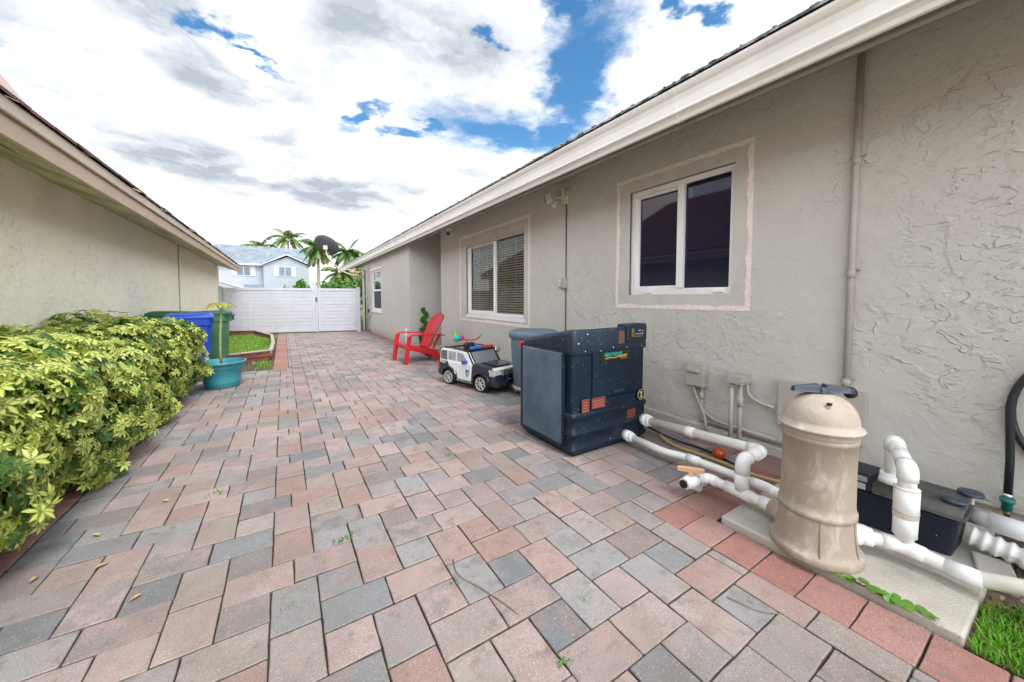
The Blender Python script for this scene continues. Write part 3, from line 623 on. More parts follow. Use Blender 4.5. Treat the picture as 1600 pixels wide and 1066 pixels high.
t = thing('junction_box', 'dark junction box low on the wall near the gate', 'electrical box', (2.63, 13.75, .25)); b = MB(); b.box(-.06, 0, -.08, .08, -.16, .12); b.build('housing', M['greypaint'], t, bevel=.01); b = MB(); b.tube([(-.03, 0, -.16), (-.03, 0, -.28)], .016, 10); b.build('conduit', M['black'], t)
t = thing('vent_cap', 'small white rectangular cap on the wall by the recess corner', 'vent cap', (2.63, 9.2, .33)); b = MB(); b.box(-.035, 0, -.035, .035, -.09, .10); b.build('cover', M['white'], t, bevel=.008); b = MB(); b.box(-.03, 0, -.012, .012, -.30, -.09); b.build('tube', M['white'], t)

# satellite dish --------------------------------------------------------
dish = thing('satellite_dish', 'dark grey satellite dish on a curved arm at the roof corner', 'satellite dish', (2.63, 14.75, 2.02))
DC = Vector((-1.30, -.15, 1.03))           # dish centre, local
n_ = Vector((.45, .55, .70)).normalized(); Mr = Matrix.Translation(DC) @ n_.to_track_quat('Z', 'Y').to_matrix().to_4x4()
b = MB(); b.lathe([(0, .0), (.15, .008), (.30, .034), (.42, .07), (.435, .082), (.43, .07), (.30, .026), (.15, -.002), (0, -.01)], 36, M=Mr); b.build('reflector', mat('dish_grey', (.10, .10, .12), .5, .1), dish)
b = MB(); b.tube(fillet([DC - n_ * .02, DC + Vector((.02, 0, -.35)), (-.85, -.05, .18), (-.35, 0, .03), (.0, 0, .0)], .25), .028, 12); b.build('mast', M['greypaint'], dish)
b = MB(); b.tube([(-.9, -.02, .22), (-.0, .25, .30)], .014, 8); b.build('strut', M['greypaint'], dish)
b = MB(); b.box(-.03, 0, -.12, .12, -.12, .12); b.build('mount_plate', M['greypaint'], dish, bevel=.004)
b = MB(); b.tube([DC + Vector((.02, 0, -.25)), DC + Vector((.25, .35, -.15)), DC + n_ * .42], .010, 8); b.build('feed_arm', M['greypaint'], dish)
b = MB(); q = Matrix.Translation(DC - n_ * .05); b.box(-.07, .07, -.06, .06, -.09, .06, q); b.build('bracket', M['greypaint'], dish, bevel=.01)

# ================================================================== things beyond the gate
M['nbwall'] = mat('pale_siding', (.30, .33, .375), .7, .04, 1); M['nbroof'] = mat('pale_shingle', (.165, .195, .23), .9, .18, 1.5, fine=.2)
nb = thing('two_storey_house', 'pale grey two storey house with a gable and shuttered windows beyond the gate', 'house', (-1.5, 46, 0))
o_ = lambda mb, n, m, p=None, **k: mb.build(n, m, p or nb, **k)
b = MB(); b.box(-4.2, 2.0, .9, 7, -.05, 4.72); b.box(2.0, 3.95, 0, 7, -.05, 4.70) ; b.prism([(-.05 + 2.05 - 2.3, 4.7), (3.95, 4.7), (2.0, 5.62)], .002, .9, 'y'); b.box(-.2, 2.0, 0, .9, -.05, 4.70); o_(b, 'wall', M['nbwall'])
# siding lines as thin battens
for k in range(30): pass
def nroof(name, vs, fs): b = MB(); b.add(vs, fs); return o_(b, name, M['nbroof'])
nroof('roof', [(-4.6, .55, 4.78), (4.05, .55, 4.78), (3.95, 4.0, 6.98), (-4.6, 4.0, 7.02), (-4.6, 7.4, 4.8), (4.05, 7.4, 4.8), (-4.6, .55, 4.66), (4.05, .55, 4.66)], [(0, 1, 2, 3), (3, 2, 5, 4), (1, 5, 2), (0, 4, 3), (6, 7, 1, 0)])
nroof('gable_roof', [(-.42, -.25, 4.76), (-.42, 3, 4.76), (1.9, -.25, 5.90), (1.9, 3, 5.90), (4.2, -.25, 4.82), (4.2, 3, 4.82)], [(0, 2, 3, 1), (2, 4, 5, 3)])
b = MB(); b.prism([(-.45, 4.60), (-.42, 4.72), (1.9, 5.90), (4.22, 4.84), (4.22, 4.72), (1.9, 5.77)], -.28, -.20, 'y'); o_(b, 'rake_board', M['vinyl'])
b = MB(); b.box(-4.6, -.2, .50, .58, 4.62, 4.80); o_(b, 'eave_board', M['vinyl'])
b = MB(); b.add([(-4.2, -2.4, 3.1), (-1.1, -2.4, 2.05), (-1.1, .88, 2.05), (-4.2, .88, 3.1), (-4.2, -2.4, 2.96), (-1.1, -2.4, 1.91)], [(0, 1, 2, 3), (0, 4, 5, 1)]); o_(b, 'lower_roof', M['vinyl'])
b = MB(); b.box(-4.2, -1.2, -2.3, .88, -.05, 1.9); b.prism([(-4.2, 1.9), (-1.2, 1.9), (-4.2, 2.92)], -2.3, -2.2, 'y'); o_(b, 'porch_wall', M['nbwall'])
b = MB(); b.add([(-1.9, -.9, 2.25), (-.15, -.9, 2.2), (-.15, .88, 2.62), (-1.9, .88, 2.62)], [(0, 1, 2, 3)]); o_(b, 'porch_roof', M['nbroof'])
M['nbglass'] = mat('far_glass', (.05, .10, .12), .15, .2, spec=.8)
for (x, yf, z) in ((-1.93, .9, 4.05), (1.72, 0, 4.03)):
    w = MB(); hw, hh = .60, .52
    w.box(x - hw, x + hw, yf - .06, yf - .002, z + hh - .06, z + hh); w.box(x - hw, x + hw, yf - .06, yf - .002, z - hh, z - hh + .06)
    for q in (-hw, -.03, hw - .06): w.box(x + q, x + q + .06, yf - .055, yf - .002, z - hh + .06, z + hh - .06)
    wo = o_(w, 'window', M['vinyl'])
    p = MB(); p.box(x - hw + .05, x + hw - .05, yf - .03, yf - .004, z - hh + .05, z + hh - .05); p.build('pane', M['nbglass'], wo)
    for s in (-1, 1):
        sh = MB(); a = x + s * (hw + .22); sh.box(a - .19, a + .19, yf - .05, yf - .002, z - hh, z + hh)
        for k in range(10): zq = z - hh + .08 + k * .092; sh.box(a - .15, a + .15, yf - .065, yf - .051, zq, zq + .05)
        o_(sh, 'shutter', M['vinyl'])
b = MB(); b.tube([(.2, 2.4, 5.6), (.2, 2.4, 6.0)], .06, 8); o_(b, 'roof_vent', M['greypaint'])
t = thing('pink_house', 'salmon pink house glimpsed between the palms and the eave', 'house', (9.3, 60, 0)); b = MB(); b.box(-1.6, 4, 0, 6, -.05, 4.6); b.build('wall', mat('salmon_wall', (.52, .30, .24), .8, .05), t)
b = MB(); b.add([(-2, -.4, 4.5), (4.4, -.4, 4.5), (3, 3, 6), (-.6, 3, 6), (-2, 6.4, 4.5)], [(0, 1, 2, 3), (0, 3, 4)]); b.build('roof', mat('terracotta_roof', (.30, .16, .12), .9, .2), t)
# palms --------------------------------------------------------------
def palm(x, y, zc, ht, seed, label, nf=17, L=2.4):
    r = np.random.RandomState(seed); t = thing('palm_tree', label, 'palm tree', (x, y, 0), group='palm trees beyond the gate')
    b = MB(); lean = r.uniform(-.25, .25); pts = [(lean * (k / 8) ** 2 - lean, 0, (zc - .1) * k / 8 - .05) for k in range(9)]; b.tube(pts, [.20 - .012 * k + (.012 if k % 2 else 0) for k in range(9)], 10); b.build('trunk', mat('palm_bark', (.30, .25, .20), .9, .3, 6, bump=.02, bscale=15), t)
    V, F, Lf = [], [], []
    for i in range(nf):
        az = i * 2.399 + r.uniform(-.3, .3); up = 1.25 - 1.75 * (i / nf) + r.uniform(-.15, .15); ln = L * r.uniform(.85, 1.1); dead = 1.0 if (i > nf - 4) else 0
        p = np.array([0, 0, zc]); d = np.array([math.cos(az) * math.cos(up), math.sin(az) * math.cos(up), math.sin(up)]); n = 16; prev = p.copy()
        for k in range(n):
            step = ln / n; d = d + np.array([0, 0, -.105 - .03 * k / n]); d /= np.linalg.norm(d); q = prev + d * step
            side = np.cross(d, [0, 0, 1]); side /= np.linalg.norm(side) + 1e-6; upv = np.cross(side, d)
            m = len(V); V += [prev - side * .025, prev + side * .025, q + side * .02, q - side * .02]; F.append((m, m + 1, m + 2, m + 3)); Lf += [(.5, .5, dead * .8)] * 4
            if k >= 2:
                for j in range(4):
                    base = prev + d * step * j / 4
                    for sgn in (-1, 1):
                        ll = (.62 * math.sin(math.pi * min(1, (k + 1.2) / (n + .5)) ** .8) + .12) * r.uniform(.8, 1.15); dr = side * sgn * .8 + d * .55 - np.array([0, 0, .30 + r.uniform(0, .45)]) + upv * .15
                        dr /= np.linalg.norm(dr); m = len(V); wd_ = d * .036
                        V += [base - wd_, base + wd_, base + dr * ll * .6 + wd_ * .9 - np.array([0, 0, .03]), base + dr * ll - np.array([0, 0, .14 * ll])]; F.append((m, m + 1, m + 2, m + 3)); g_ = r.uniform(.2, 1); Lf += [(g_, r.uniform(.3, .9), dead * r.uniform(.5, 1))] * 4
            prev = q
    fastmesh('crown', V, F, M['palm'], t, np.array(Lf)); return t
palm(.75, 60, 9.4, 9, 1, 'tall palm rising behind the middle of the grey house roof', 18, 3.1)
palm(-2.5, 60, 8.0, 8, 2, 'palm showing only its tips above the left part of the ridge', 14, 3.0)
palm(2.95, 40, 5.9, 5, 3, 'shaggy palm with hanging dead fronds at the right end of the grey house', 24, 2.0)
palm(5.65, 40, 5.6, 5, 4, 'palm standing behind the satellite dish, farthest right', 20, 2.0)
palm(4.4, 36, 3.4, 3, 9, 'low young palm between the two right hand palms', 16, 1.9)
# bushes over the gate
def leafblob(name, label, c, rad, n, size, m, seed, cat='bush', dark=0.3, group=None, kinds=None):
    r = np.random.RandomState(seed); t = thing(name, label, cat, (c[0], c[1], 0), group=group)
    d = r.normal(size=(n, 3)); d /= np.linalg.norm(d, axis=1, keepdims=True); rr = r.uniform(.35, 1, n) ** .5 * (1 + .22 * np.sin(d[:, 0] * 5 + seed) * np.cos(d[:, 2] * 4))
    pos = d * rr[:, None] * np.array(rad) + np.array([0, 0, c[2]]); tv = np.array([(0, 0, 0), (.3, .5, .06), (0, 1, -.05), (-.3, .5, .06)]); tf = np.array([(0, 1, 2, 3)]); tl = np.array([(.5, .6, 0)] * 4, dtype=float)
    ms = rotmats(d * .7 + r.normal(size=(n, 3)) * .5 + np.array([0, 0, .5]), r.uniform(0, 6.3, n))
    V, F, Lf = scatter(tv, tf, tl, pos, ms, size * r.uniform(.7, 1.3, n), r.uniform(0, 1, n), (r.uniform(0, 1, n) < dark) * .7)
    fastmesh('foliage', V, F, m, t, Lf); b = MB(); 
    for k in range(3): b.tube([(.0 + .05 * k, 0, -.05), ((k - 1) * rad[0] * .3, 0, c[2] * .7), ((k - 1) * rad[0] * .5, .1 * k, c[2])], [.03, .02, .012], 6)
    b.build('stem', M['wood'], t); return t
leafblob('bush', 'small green bush peeking over the gate under the gabled window', (.82, 22, 1.55), (.42, .4, .62), 900, .16, M['green'], 11)
leafblob('bush', 'tiny dark tuft above the gate left of the gable bush', (.12, 22, 1.45), (.22, .3, .42), 260, .10, M['green'], 12)
leafblob('bush', 'rounded green bush over the gate below the shaggy palm', (2.35, 24, 1.35), (.62, .5, .75), 1100, .16, M['green'], 13)
leafblob('bush', 'broad green shrub over the gate beneath the satellite dish', (3.25, 24, 1.5), (.75, .6, .85), 1500, .17, M['green'], 14)
leafblob('bush', 'tall green shrub next to the pink house by the house corner', (4.75, 25, 1.9), (.95, .8, 1.5), 2200, .18, M['green'], 15)
b = MB(); b.box(-40, 60, 75, 75.4, -.05, 3.0)
leafblob('distant_tree', 'low distant tree row at the horizon right of the grey house', (12.5, 70, 2.5), (9, 2, 2.2), 5000, .5, M['green'], 16, 'trees')

# ================================================================== hedge
hedge = thing('hedge', 'long yellow and green variegated hedge in front of the cream wall', 'hedge', (-1.4, 3.4, 0))
# leaflet cluster: 7 drooping leaflets round a hub
def palmate(nl=7, ln=1.0, wd=.20, droop_=.35):
    V, F, Lf = [], [], []
    for i in range(nl):
        a = 2 * math.pi * i / nl + .2 * (i % 2); l = ln * (1 - .12 * (i % 3)); rows = [(0.06, .02, 0.0), (.35, wd * .85, .04), (.68, wd, -.05), (.92, wd * .5, -.2), (1.05, .01, -.30)]
        tone = .3 + .6 * ((i * 37) % 7) / 7
        m = len(V)
        for (t, w, z) in rows:
            for s, e in ((-1, 1.0), (0, .0), (1, 1.0)):
                x, y = t * l, s * w; V.append((x * math.cos(a) - y * math.sin(a), x * math.sin(a) + y * math.cos(a), z * droop_ * 2.2 * l + (.045 if s else -.01) + .12)); Lf.append((tone, e, 0))
        for r_ in range(4):
            for c_ in range(2): F.append((m + r_ * 3 + c_, m + r_ * 3 + c_ + 1, m + r_ * 3 + c_ + 4, m + r_ * 3 + c_ + 3))
    return np.array(V), np.array(F), np.array(Lf)
def hedge_leaves(n, seed, inner=False):
    r = np.random.RandomState(seed)
    y = r.uniform(.6, 6.15, n); th = r.uniform(-.85, math.pi * .88, n)      # angle round the cross-section, 0 = toward the passage
    # cross-section: centre (-1.42,.52), half-width varies, lumps
    lump = .05 * np.sin(y * 2.3 + th * 2) + .06 * np.sin(y * 5.1 - th * 3 + 1) + .05 * np.sin(y * 9 + th * 5)
    endt = np.clip((6.2 - y) / .35, 0, 1) ** .5 * (1 + .22 * np.clip((y - 4.2) / 1.6, 0, 1))
    a = (.42 + lump * .9) * endt; b = (.465 + lump * .7) * (.72 + .28 * np.clip((6.2 - y) / 1.2, 0, 1) ** .6)
    k = r.uniform(.35, .85, n) if inner else r.uniform(.86, 1.05, n)
    ct, st = np.cos(th), np.sin(th); ct = np.sign(ct) * np.abs(ct) ** .7; st = np.sign(st) * np.abs(st) ** .75
    x = -1.40 + a * ct * k; z = .485 + b * np.where(st < 0, st * 1.15, st) * k; z = np.maximum(z, .05)
    x = np.maximum(x, -1.70)
    nd = np.stack([np.cos(th), r.normal(size=n) * .35, np.sin(th) * .9 + .35], 1) + r.normal(size=(n, 3)) * .35
    return np.stack([x + 1.4, y - 3.4, z], 1), rotmats(nd, r.uniform(0, 6.3, n)), r
tv, tf, tl = palmate()
pos, ms, r = hedge_leaves(10500, 21)
dk = (r.uniform(0, 1, len(pos)) < .17) * .95
tuft = .5 + .5 * np.sin(pos[:, 1] * 3.1 + 2) * np.sin(pos[:, 2] * 7 + pos[:, 1] * 4); dk = np.maximum(dk, (tuft > .93) * .9)
V, F, Lf = scatter(tv, tf, tl, pos, ms, r.uniform(.028, .062, len(pos)), r.uniform(0, 1, len(pos)) ** .7, dk)
fastmesh('foliage', V, F, M['hedge'], hedge, Lf)
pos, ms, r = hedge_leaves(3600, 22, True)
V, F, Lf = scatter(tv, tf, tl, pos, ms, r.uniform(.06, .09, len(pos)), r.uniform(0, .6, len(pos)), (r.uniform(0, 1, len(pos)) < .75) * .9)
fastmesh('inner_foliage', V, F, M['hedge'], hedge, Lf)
M['stem'] = mat('grey_brown_stem', (.22, .17, .12), .8, .2, 20)
for k in range(16):
    y0 = -2.7 + k * .335; b = MB()
    for j in range(5):
        r_ = random.Random(k * 7 + j); b.tube([(.02 * j, y0, -.02), (r_.uniform(-.12, .12), y0 + r_.uniform(-.08, .08), .35), (r_.uniform(-.25, .32), y0 + r_.uniform(-.2, .2), .85)], [.012, .009, .005], 6)
    b.build('stem', M['stem'], hedge)

# ================================================================== flower pot with the young papaya
M['teal'] = mat('teal_plastic', (.02, .20, .26), .35, .06, 3, col2=(.05, .25, .29), bump=.0005, bscale=100)
pot = thing('flower_pot', 'round teal plastic pot with ribbed sides at the end of the hedge', 'pot', (-.73, 6.20, .0))
b = MB(); b.lathe([(.175, 0), (.185, .01), (.188, .04), (.195, .048), (.193, .06), (.202, .07), (.200, .085), (.236, .265), (.243, .272), (.239, .282), (.249, .29), (.246, .300), (.252, .318), (.268, .322), (.275, .338), (.272, .352), (.258, .356), (.248, .345), (.238, .30), (.228, .28)], 56); b.build('body', M['teal'], pot)
b = MB(); b.lathe([(.232, .285), (.12, .292), (0, .296)], 32); b.build('soil', M['soil'], pot)
pp = thing('papaya_plant', 'young bare stemmed plant with a drooping lime green leaf tuft growing in the teal pot', 'plant', (-.73, 6.18, .29))
b = MB(); b.tube([(0, 0, 0), (-.008, 0, .2), (-.002, 0, .42), (.012, 0, .62), (.02, 0, .76), (.018, 0, .84)], [.017, .0155, .014, .012, .0105, .009], 12); b.build('stem', mat('papaya_stem', (.30, .33, .17), .7, .2, 12, col2=(.20, .22, .12)), pp)
V, F, Lf = [], [], []; r = np.random.RandomState(4)
for k in range(13):
    az = k * 2.4; prev = np.array([.018, 0, .84]); d = np.array([math.cos(az) * .8, math.sin(az) * .8, .55]); L_ = r.uniform(.14, .19)
    for j in range(6):
        d = d + np.array([0, 0, -.31]); d /= np.linalg.norm(d); q = prev + d * L_ / 5; s = np.cross(d, [0, 0, 1]); s /= np.linalg.norm(s) + 1e-6; w0, w1 = [.008, .03, .042, .040, .03, .016, .002][j:j + 2]
        m = len(V); V += [prev - s * w0, prev + s * w0, q + s * w1, q - s * w1]; F.append((m, m + 1, m + 2, m + 3)); Lf += [(r.uniform(.3, 1), .5, 0)] * 4; prev = q
fastmesh('leaves', V, F, M['papaya'], pp, np.array(Lf))

# ================================================================== wheeled carts
def cart(label, loc, rz, body, lid, w=.50, dpt=.56, h=.93):
    t = thing('wheeled_bin', label, 'bin', loc, rz, 'wheeled refuse carts behind the hedge')
    b = MB(); k = .80
    def sec(z, f): hw, hd = w / 2 * f, dpt / 2 * f; c_ = .05; return [(-hw + c_, -hd, z), (hw - c_, -hd, z), (hw, -hd + c_, z), (hw, hd - c_, z), (hw - c_, hd, z), (-hw + c_, hd, z), (-hw, hd - c_, z), (-hw, -hd + c_, z)]
    zs_ = [(.03, k), (.12, k + .01), (.75, .96), (.80, .97), (.80, 1.03), (.90, 1.05)]
    vs = [p for z, f in zs_ for p in sec(z * h / .93, f)]; b.add(vs, [(i * 8 + j, i * 8 + (j + 1) % 8, i * 8 + 8 + (j + 1) % 8, i * 8 + 8 + j) for i in range(5) for j in range(8)] + [tuple(range(8))[::-1]])
    b.box(-w * .20, w * .20, -dpt * .47, -dpt * .40, .25, .62); b.build('body', body, t, bevel=.006)
    b = MB(); zl = .90 * h / .93; hw, hd = w / 2 * 1.10, dpt / 2 * 1.10
    b.add([(-hw, -hd, zl), (hw, -hd, zl), (hw, hd, zl), (-hw, hd, zl), (-hw, -hd, zl + .03), (hw, -hd, zl + .03), (hw, hd, zl + .045), (-hw, hd, zl + .045), (-hw * .8, -hd * .78, zl + .055), (hw * .8, -hd * .78, zl + .055), (hw * .8, hd * .8, zl + .075), (-hw * .8, hd * .8, zl + .075)],
          [(3, 2, 1, 0), (0, 1, 5, 4), (1, 2, 6, 5), (2, 3, 7, 6), (3, 0, 4, 7), (4, 5, 9, 8), (5, 6, 10, 9), (6, 7, 11, 10), (7, 4, 8, 11), (8, 9, 10, 11)])
    b.build('lid', lid, t, bevel=.008)
    b = MB(); b.tube([(-w * .42, hd + .03, zl - .01), (w * .42, hd + .03, zl - .01)], .016, 10); b.box(-w * .42, -w * .38, hd - .04, hd + .03, zl - .10, zl + .005); b.box(w * .38, w * .42, hd - .04, hd + .03, zl - .10, zl + .005); b.build('handle', lid, t)
    for s in (-1, 1): b = MB(); b.tube([(s * w * .36, dpt * .40, .10), (s * (w * .36 + .05), dpt * .40, .10)], .10, 20); b.build('wheel', M['black'], t)
    return t
M['binblue'] = mat('blue_bin', (.01, .055, .42), .35, .08, 3); M['bingreen'] = mat('green_bin', (.035, .13, .055), .45, .1, 3, col2=(.06, .17, .08)); M['binlid'] = mat('green_lid', (.02, .10, .045), .4, .1, 3)
cart('blue recycling cart with a slightly raised lid behind the teal pot', (-1.16, 6.93, -.01), R(8), M['binblue'], M['binblue'], .50, .52, .95)
cart('dark green cart half hidden between the hedge and cream wall', (-1.43, 7.55, -.01), R(90), M['bingreen'], M['binlid'], .50, .52, .97)
cart('green cart with overhanging lid right of the blue cart', (-1.02, 7.62, -.01), R(-90), M['bingreen'], M['binlid'], .44, .48, .97)

# ================================================================== raised planter with grass
M['edging'] = mat('brown_edging', (.19, .065, .045), .45, .15, 6, col2=(.12, .04, .03)); M['edgetop'] = mat('edging_top', (.42, .33, .29), .5, .08, 6)
bed = thing('garden_edging', 'reddish brown plastic edging of an angular raised bed beside the pavers', 'garden edging', (-.8, 10, 0))
poly = [(-1.28, 7.98), (-.24, 8.52), (-.23, 9.9), (-.30, 12.0), (-.80, 14.0), (-1.70, 14.35)]
poly = [(x + .8, y - 10) for x, y in poly]
def edge(a, b_, h=.20):
    a = Vector((*a, 0)); c = Vector((*b_, 0)); d = (c - a); L_ = d.length; Mx = Matrix.Translation(a) @ Matrix.Rotation(math.atan2(d.y, d.x), 4, 'Z'); b = MB()
    b.prism([(-.016, -.03), (.016, -.03), (.016, h * .30), (.030, h * .36), (.030, h * .44), (.016, h * .50), (.016, h * .84), (-.016, h * .84), (-.016, h * .50), (-.030, h * .44), (-.030, h * .36), (-.016, h * .30)], 0, L_, 'x', Mx)
    n = max(2, int(L_ / .22))
    for k in range(n):       # raised wood-grain bosses
        x = L_ * (k + .2) / n
        for s in (-1, 1): b.box(x, x + L_ / n * .5, min(s * .014, s * .024), max(s * .014, s * .024), h * (.54 if k % 2 else .60), h * (.72 if k % 2 else .80), Mx); b.box(x + .05, x + L_ / n * .45, min(s * .014, s * .022), max(s * .014, s * .022), h * .05, h * .2, Mx)
    o = b.build('edging_panel', M['edging'], bed, bevel=.003)
    b = MB(); b.box(-.01, L_ + .01, -.035, .035, h * .845, h * .97, Mx); b.build('cap', M['edgetop'], o, bevel=.004)
for a, b_ in zip(poly, poly[1:]): edge(a, b_)
for p in poly[1:-1]: b = MB(); b.tube([(p[0], p[1], -.03), (p[0], p[1], .185)], .036, 10); b.build('corner_post', M['edging'], bed)
def grass(name, label, test, x0, x1, y0, y1, n, h, z, seed, dens=None, dry=.15, wd=.0035):
    r = np.random.RandomState(seed); p = r.uniform((x0, y0), (x1, y1), (n, 2)); p = p[[test(a, c) for a, c in p]]; n = len(p)
    if dens is not None: keep = [dens(a, c) > q for (a, c), q in zip(p, r.uniform(0, 1, n))]; p = p[keep]; n = len(p)
    az = r.uniform(0, 6.3, n); hh = h * r.uniform(.5, 1.2, n); ln = r.uniform(.1, .9, n) * hh; w_ = wd * r.uniform(.7, 1.3, n); ca, sa = np.cos(az), np.sin(az)
    base = np.stack([p[:, 0], p[:, 1], np.full(n, z)], 1); sd_ = np.stack([-sa, ca, 0 * sa], 1) * w_[:, None]; dr = np.stack([ca, sa, 0 * sa], 1)
    up = np.array([0, 0, 1.]); m1 = base + dr * (ln * .3)[:, None] + up * (hh * .6)[:, None]; tp = base + dr * ln[:, None] + up * hh[:, None]
    V = np.stack([base - sd_, base + sd_, m1 + sd_ * .8, m1 - sd_ * .8, tp + sd_ * .1, tp - sd_ * .1], 1).reshape(-1, 3); F = np.concatenate([np.array([[0, 1, 2, 3]]) + 6 * i for i in range(n)] + [np.array([[3, 2, 4, 5]]) + 6 * i for i in range(n)])
    Lf = np.repeat(np.stack([r.uniform(0, 1, n), r.uniform(0, 1, n), (r.uniform(0, 1, n) < dry) * 1.], 1), 6, axis=0)
    o = fastmesh(name, V, F, M['grassm'], None, Lf); return tag(o, label, 'grass', kind='stuff')
from math import hypot
def inpoly(x, y, P=[(-1.74, 8.0), (-1.28, 8.0), (-.26, 8.54), (-.26, 9.9), (-.33, 12.0), (-.83, 13.97), (-1.74, 14.3)]):
    c = False
    for (a, b_), (d, e) in zip(P, P[1:] + P[:1]):
        if (b_ > y) != (e > y) and x < (d - a) * (y - b_) / (e - b_) + a: c = not c
    return c
grass('bed_grass', 'short green grass filling the raised bed', inpoly, -1.74, -.2, 8, 14.4, 26000, .07, .01, 31, lambda x, y: .35 + .65 * (math.sin(x * 5 + y * 1.3) * .5 + .5), .3, .006)
grass('edge_grass', 'thin grass growing between the edging and the red pavers', lambda x, y: not inpoly(x, y) and x < -.19, -1.5, -.185, 7.27, 14.0, 9000, .05, -.02, 32, lambda x, y: .75 * max(0, math.sin(x * 9 + y * 2.1) * .5 + .5), .35, .006)
grass('corner_grass', 'bright green grass patch in the corner beside the concrete pad', lambda x, y: y < .165 - max(0, x - 2.28) * 1.0 and y > -1.5, 1.95, 2.6, -1.4, .18, 26000, .035, -.005, 33, None, .10, .0022)
M['mulch'] = mat('leaf_litter', (.36, .26, .18), .9, .4, 60, col2=(.12, .08, .05))
r = np.random.RandomState(8); n = 2600; tvm = np.array([(-.5, -.25, 0), (.5, -.3, .08), (.6, .25, 0), (-.4, .3, .12)]); p = np.stack([r.uniform(2.2, 3.12, n), r.uniform(-1.4, .8, n), r.uniform(-.002, .012, n)], 1)
p = p[(p[:, 1] < .16) | (p[:, 0] > 2.98)]; n = len(p); V, F, Lf = scatter(tvm, np.array([(0, 1, 2, 3)]), np.array([(.5, .5, 0)] * 4, dtype=float), p, rotmats(r.normal(size=(n, 3)) * .5 + np.array([0, 0, 1]), r.uniform(0, 6, n)), r.uniform(.012, .035, n), r.uniform(0, 1, n), r.uniform(0, 1, n))
M['litter'] = leafmat('dry_leaf_litter', (.42, .31, .20), (.28, .18, .11), .8, .1, True, (.10, .065, .04))
tag(fastmesh('leaf_litter', V, F, M['litter'], None, Lf), 'brown dead leaves and mulch scattered along the wall base', 'leaf litter', kind='stuff')

# ================================================================== red adirondack chair
M['red'] = mat('red_plastic', (.50, .018, .026), .38, .06, 3, spec=.4)
chair = thing('adirondack_chair', 'red plastic adirondack chair standing on the pavers in front of the wall recess', 'chair', (2.17, 6.83, 0), R(186))
# local: +x is where the sitter looks, y across
sl_ = math.atan2(-.10, .50)
b = MB()
for k in range(6):          # seat slats, dished
    x0 = .30 - k * .088; zc = .345 - k * .022 - (.012 if 1 < k < 5 else 0)
    b.add([(x0, -.26, zc), (x0 - .078, -.26, zc - .02), (x0 - .078, .26, zc - .02), (x0, .26, zc), (x0, -.26, zc - .022), (x0 - .078, -.26, zc - .042), (x0 - .078, .26, zc - .042), (x0, .26, zc - .022)], [(0, 3, 2, 1), (4, 5, 6, 7), (0, 1, 5, 4), (1, 2, 6, 5), (2, 3, 7, 6), (3, 0, 4, 7)])
b.prism([(.30, .345), (.33, .33), (.335, .27), (.31, .27), (.30, .32)], -.27, .27, 'y')
b.add([(.30, -.26, .322), (-.22, -.26, .20), (-.22, .26, .20), (.30, .26, .322)], [(0, 1, 2, 3)]); b.build('seat', M['red'], chair, bevel=.006)
# backrest: one moulded shell with five grooved boards and an arched top
b = MB(); b.smooth = True; O = Vector((-.15, 0, .235)); dv = Vector((-.47, 0, .88)).normalized(); nv = Vector((.88, 0, .47)).normalized(); nu, nw = 50, 20; vs = []
for dn0 in (0, -.018):
    for j in range(nw + 1):
        t = j / nw
        for i in range(nu + 1):
            u = 2 * i / nu - 1; top_ = .56 + .185 * math.sqrt(max(0, 1 - (u * .985) ** 2)); s_ = top_ * t; hw = .19 + .075 * min(1, s_ / .62)
            gq = min(abs((u * 2.5 + 2.5) % 1 - 0), abs(1 - (u * 2.5 + 2.5) % 1)); groove = -.022 * max(0, 1 - gq / .15) if (.03 < t < .93 and abs(u) < .93) else 0
            cup = .035 * u * u + .04 * (1 - (1 - t) ** 2) - .02 * t ** 4
            vs.append(O + dv * s_ + nv * (cup + groove + dn0) + Vector((0, u * hw, 0)))
n1 = (nu + 1) * (nw + 1); fs = []
for j in range(nw):
    for i in range(nu):
        a_ = j * (nu + 1) + i; fs.append((a_, a_ + 1, a_ + nu + 2, a_ + nu + 1)); fs.append((n1 + a_ + nu + 1, n1 + a_ + nu + 2, n1 + a_ + 1, n1 + a_))
for i in range(nu): fs.append((i, n1 + i, n1 + i + 1, i + 1)); q_ = nw * (nu + 1) + i; fs.append((q_, q_ + 1, n1 + q_ + 1, n1 + q_))
for j in range(nw):
    for e_ in (0, nu): q_ = j * (nu + 1) + e_; fs.append((q_, q_ + nu + 1, n1 + q_ + nu + 1, n1 + q_))
b.add(vs, fs, True); b.build('backrest', M['red'], chair)
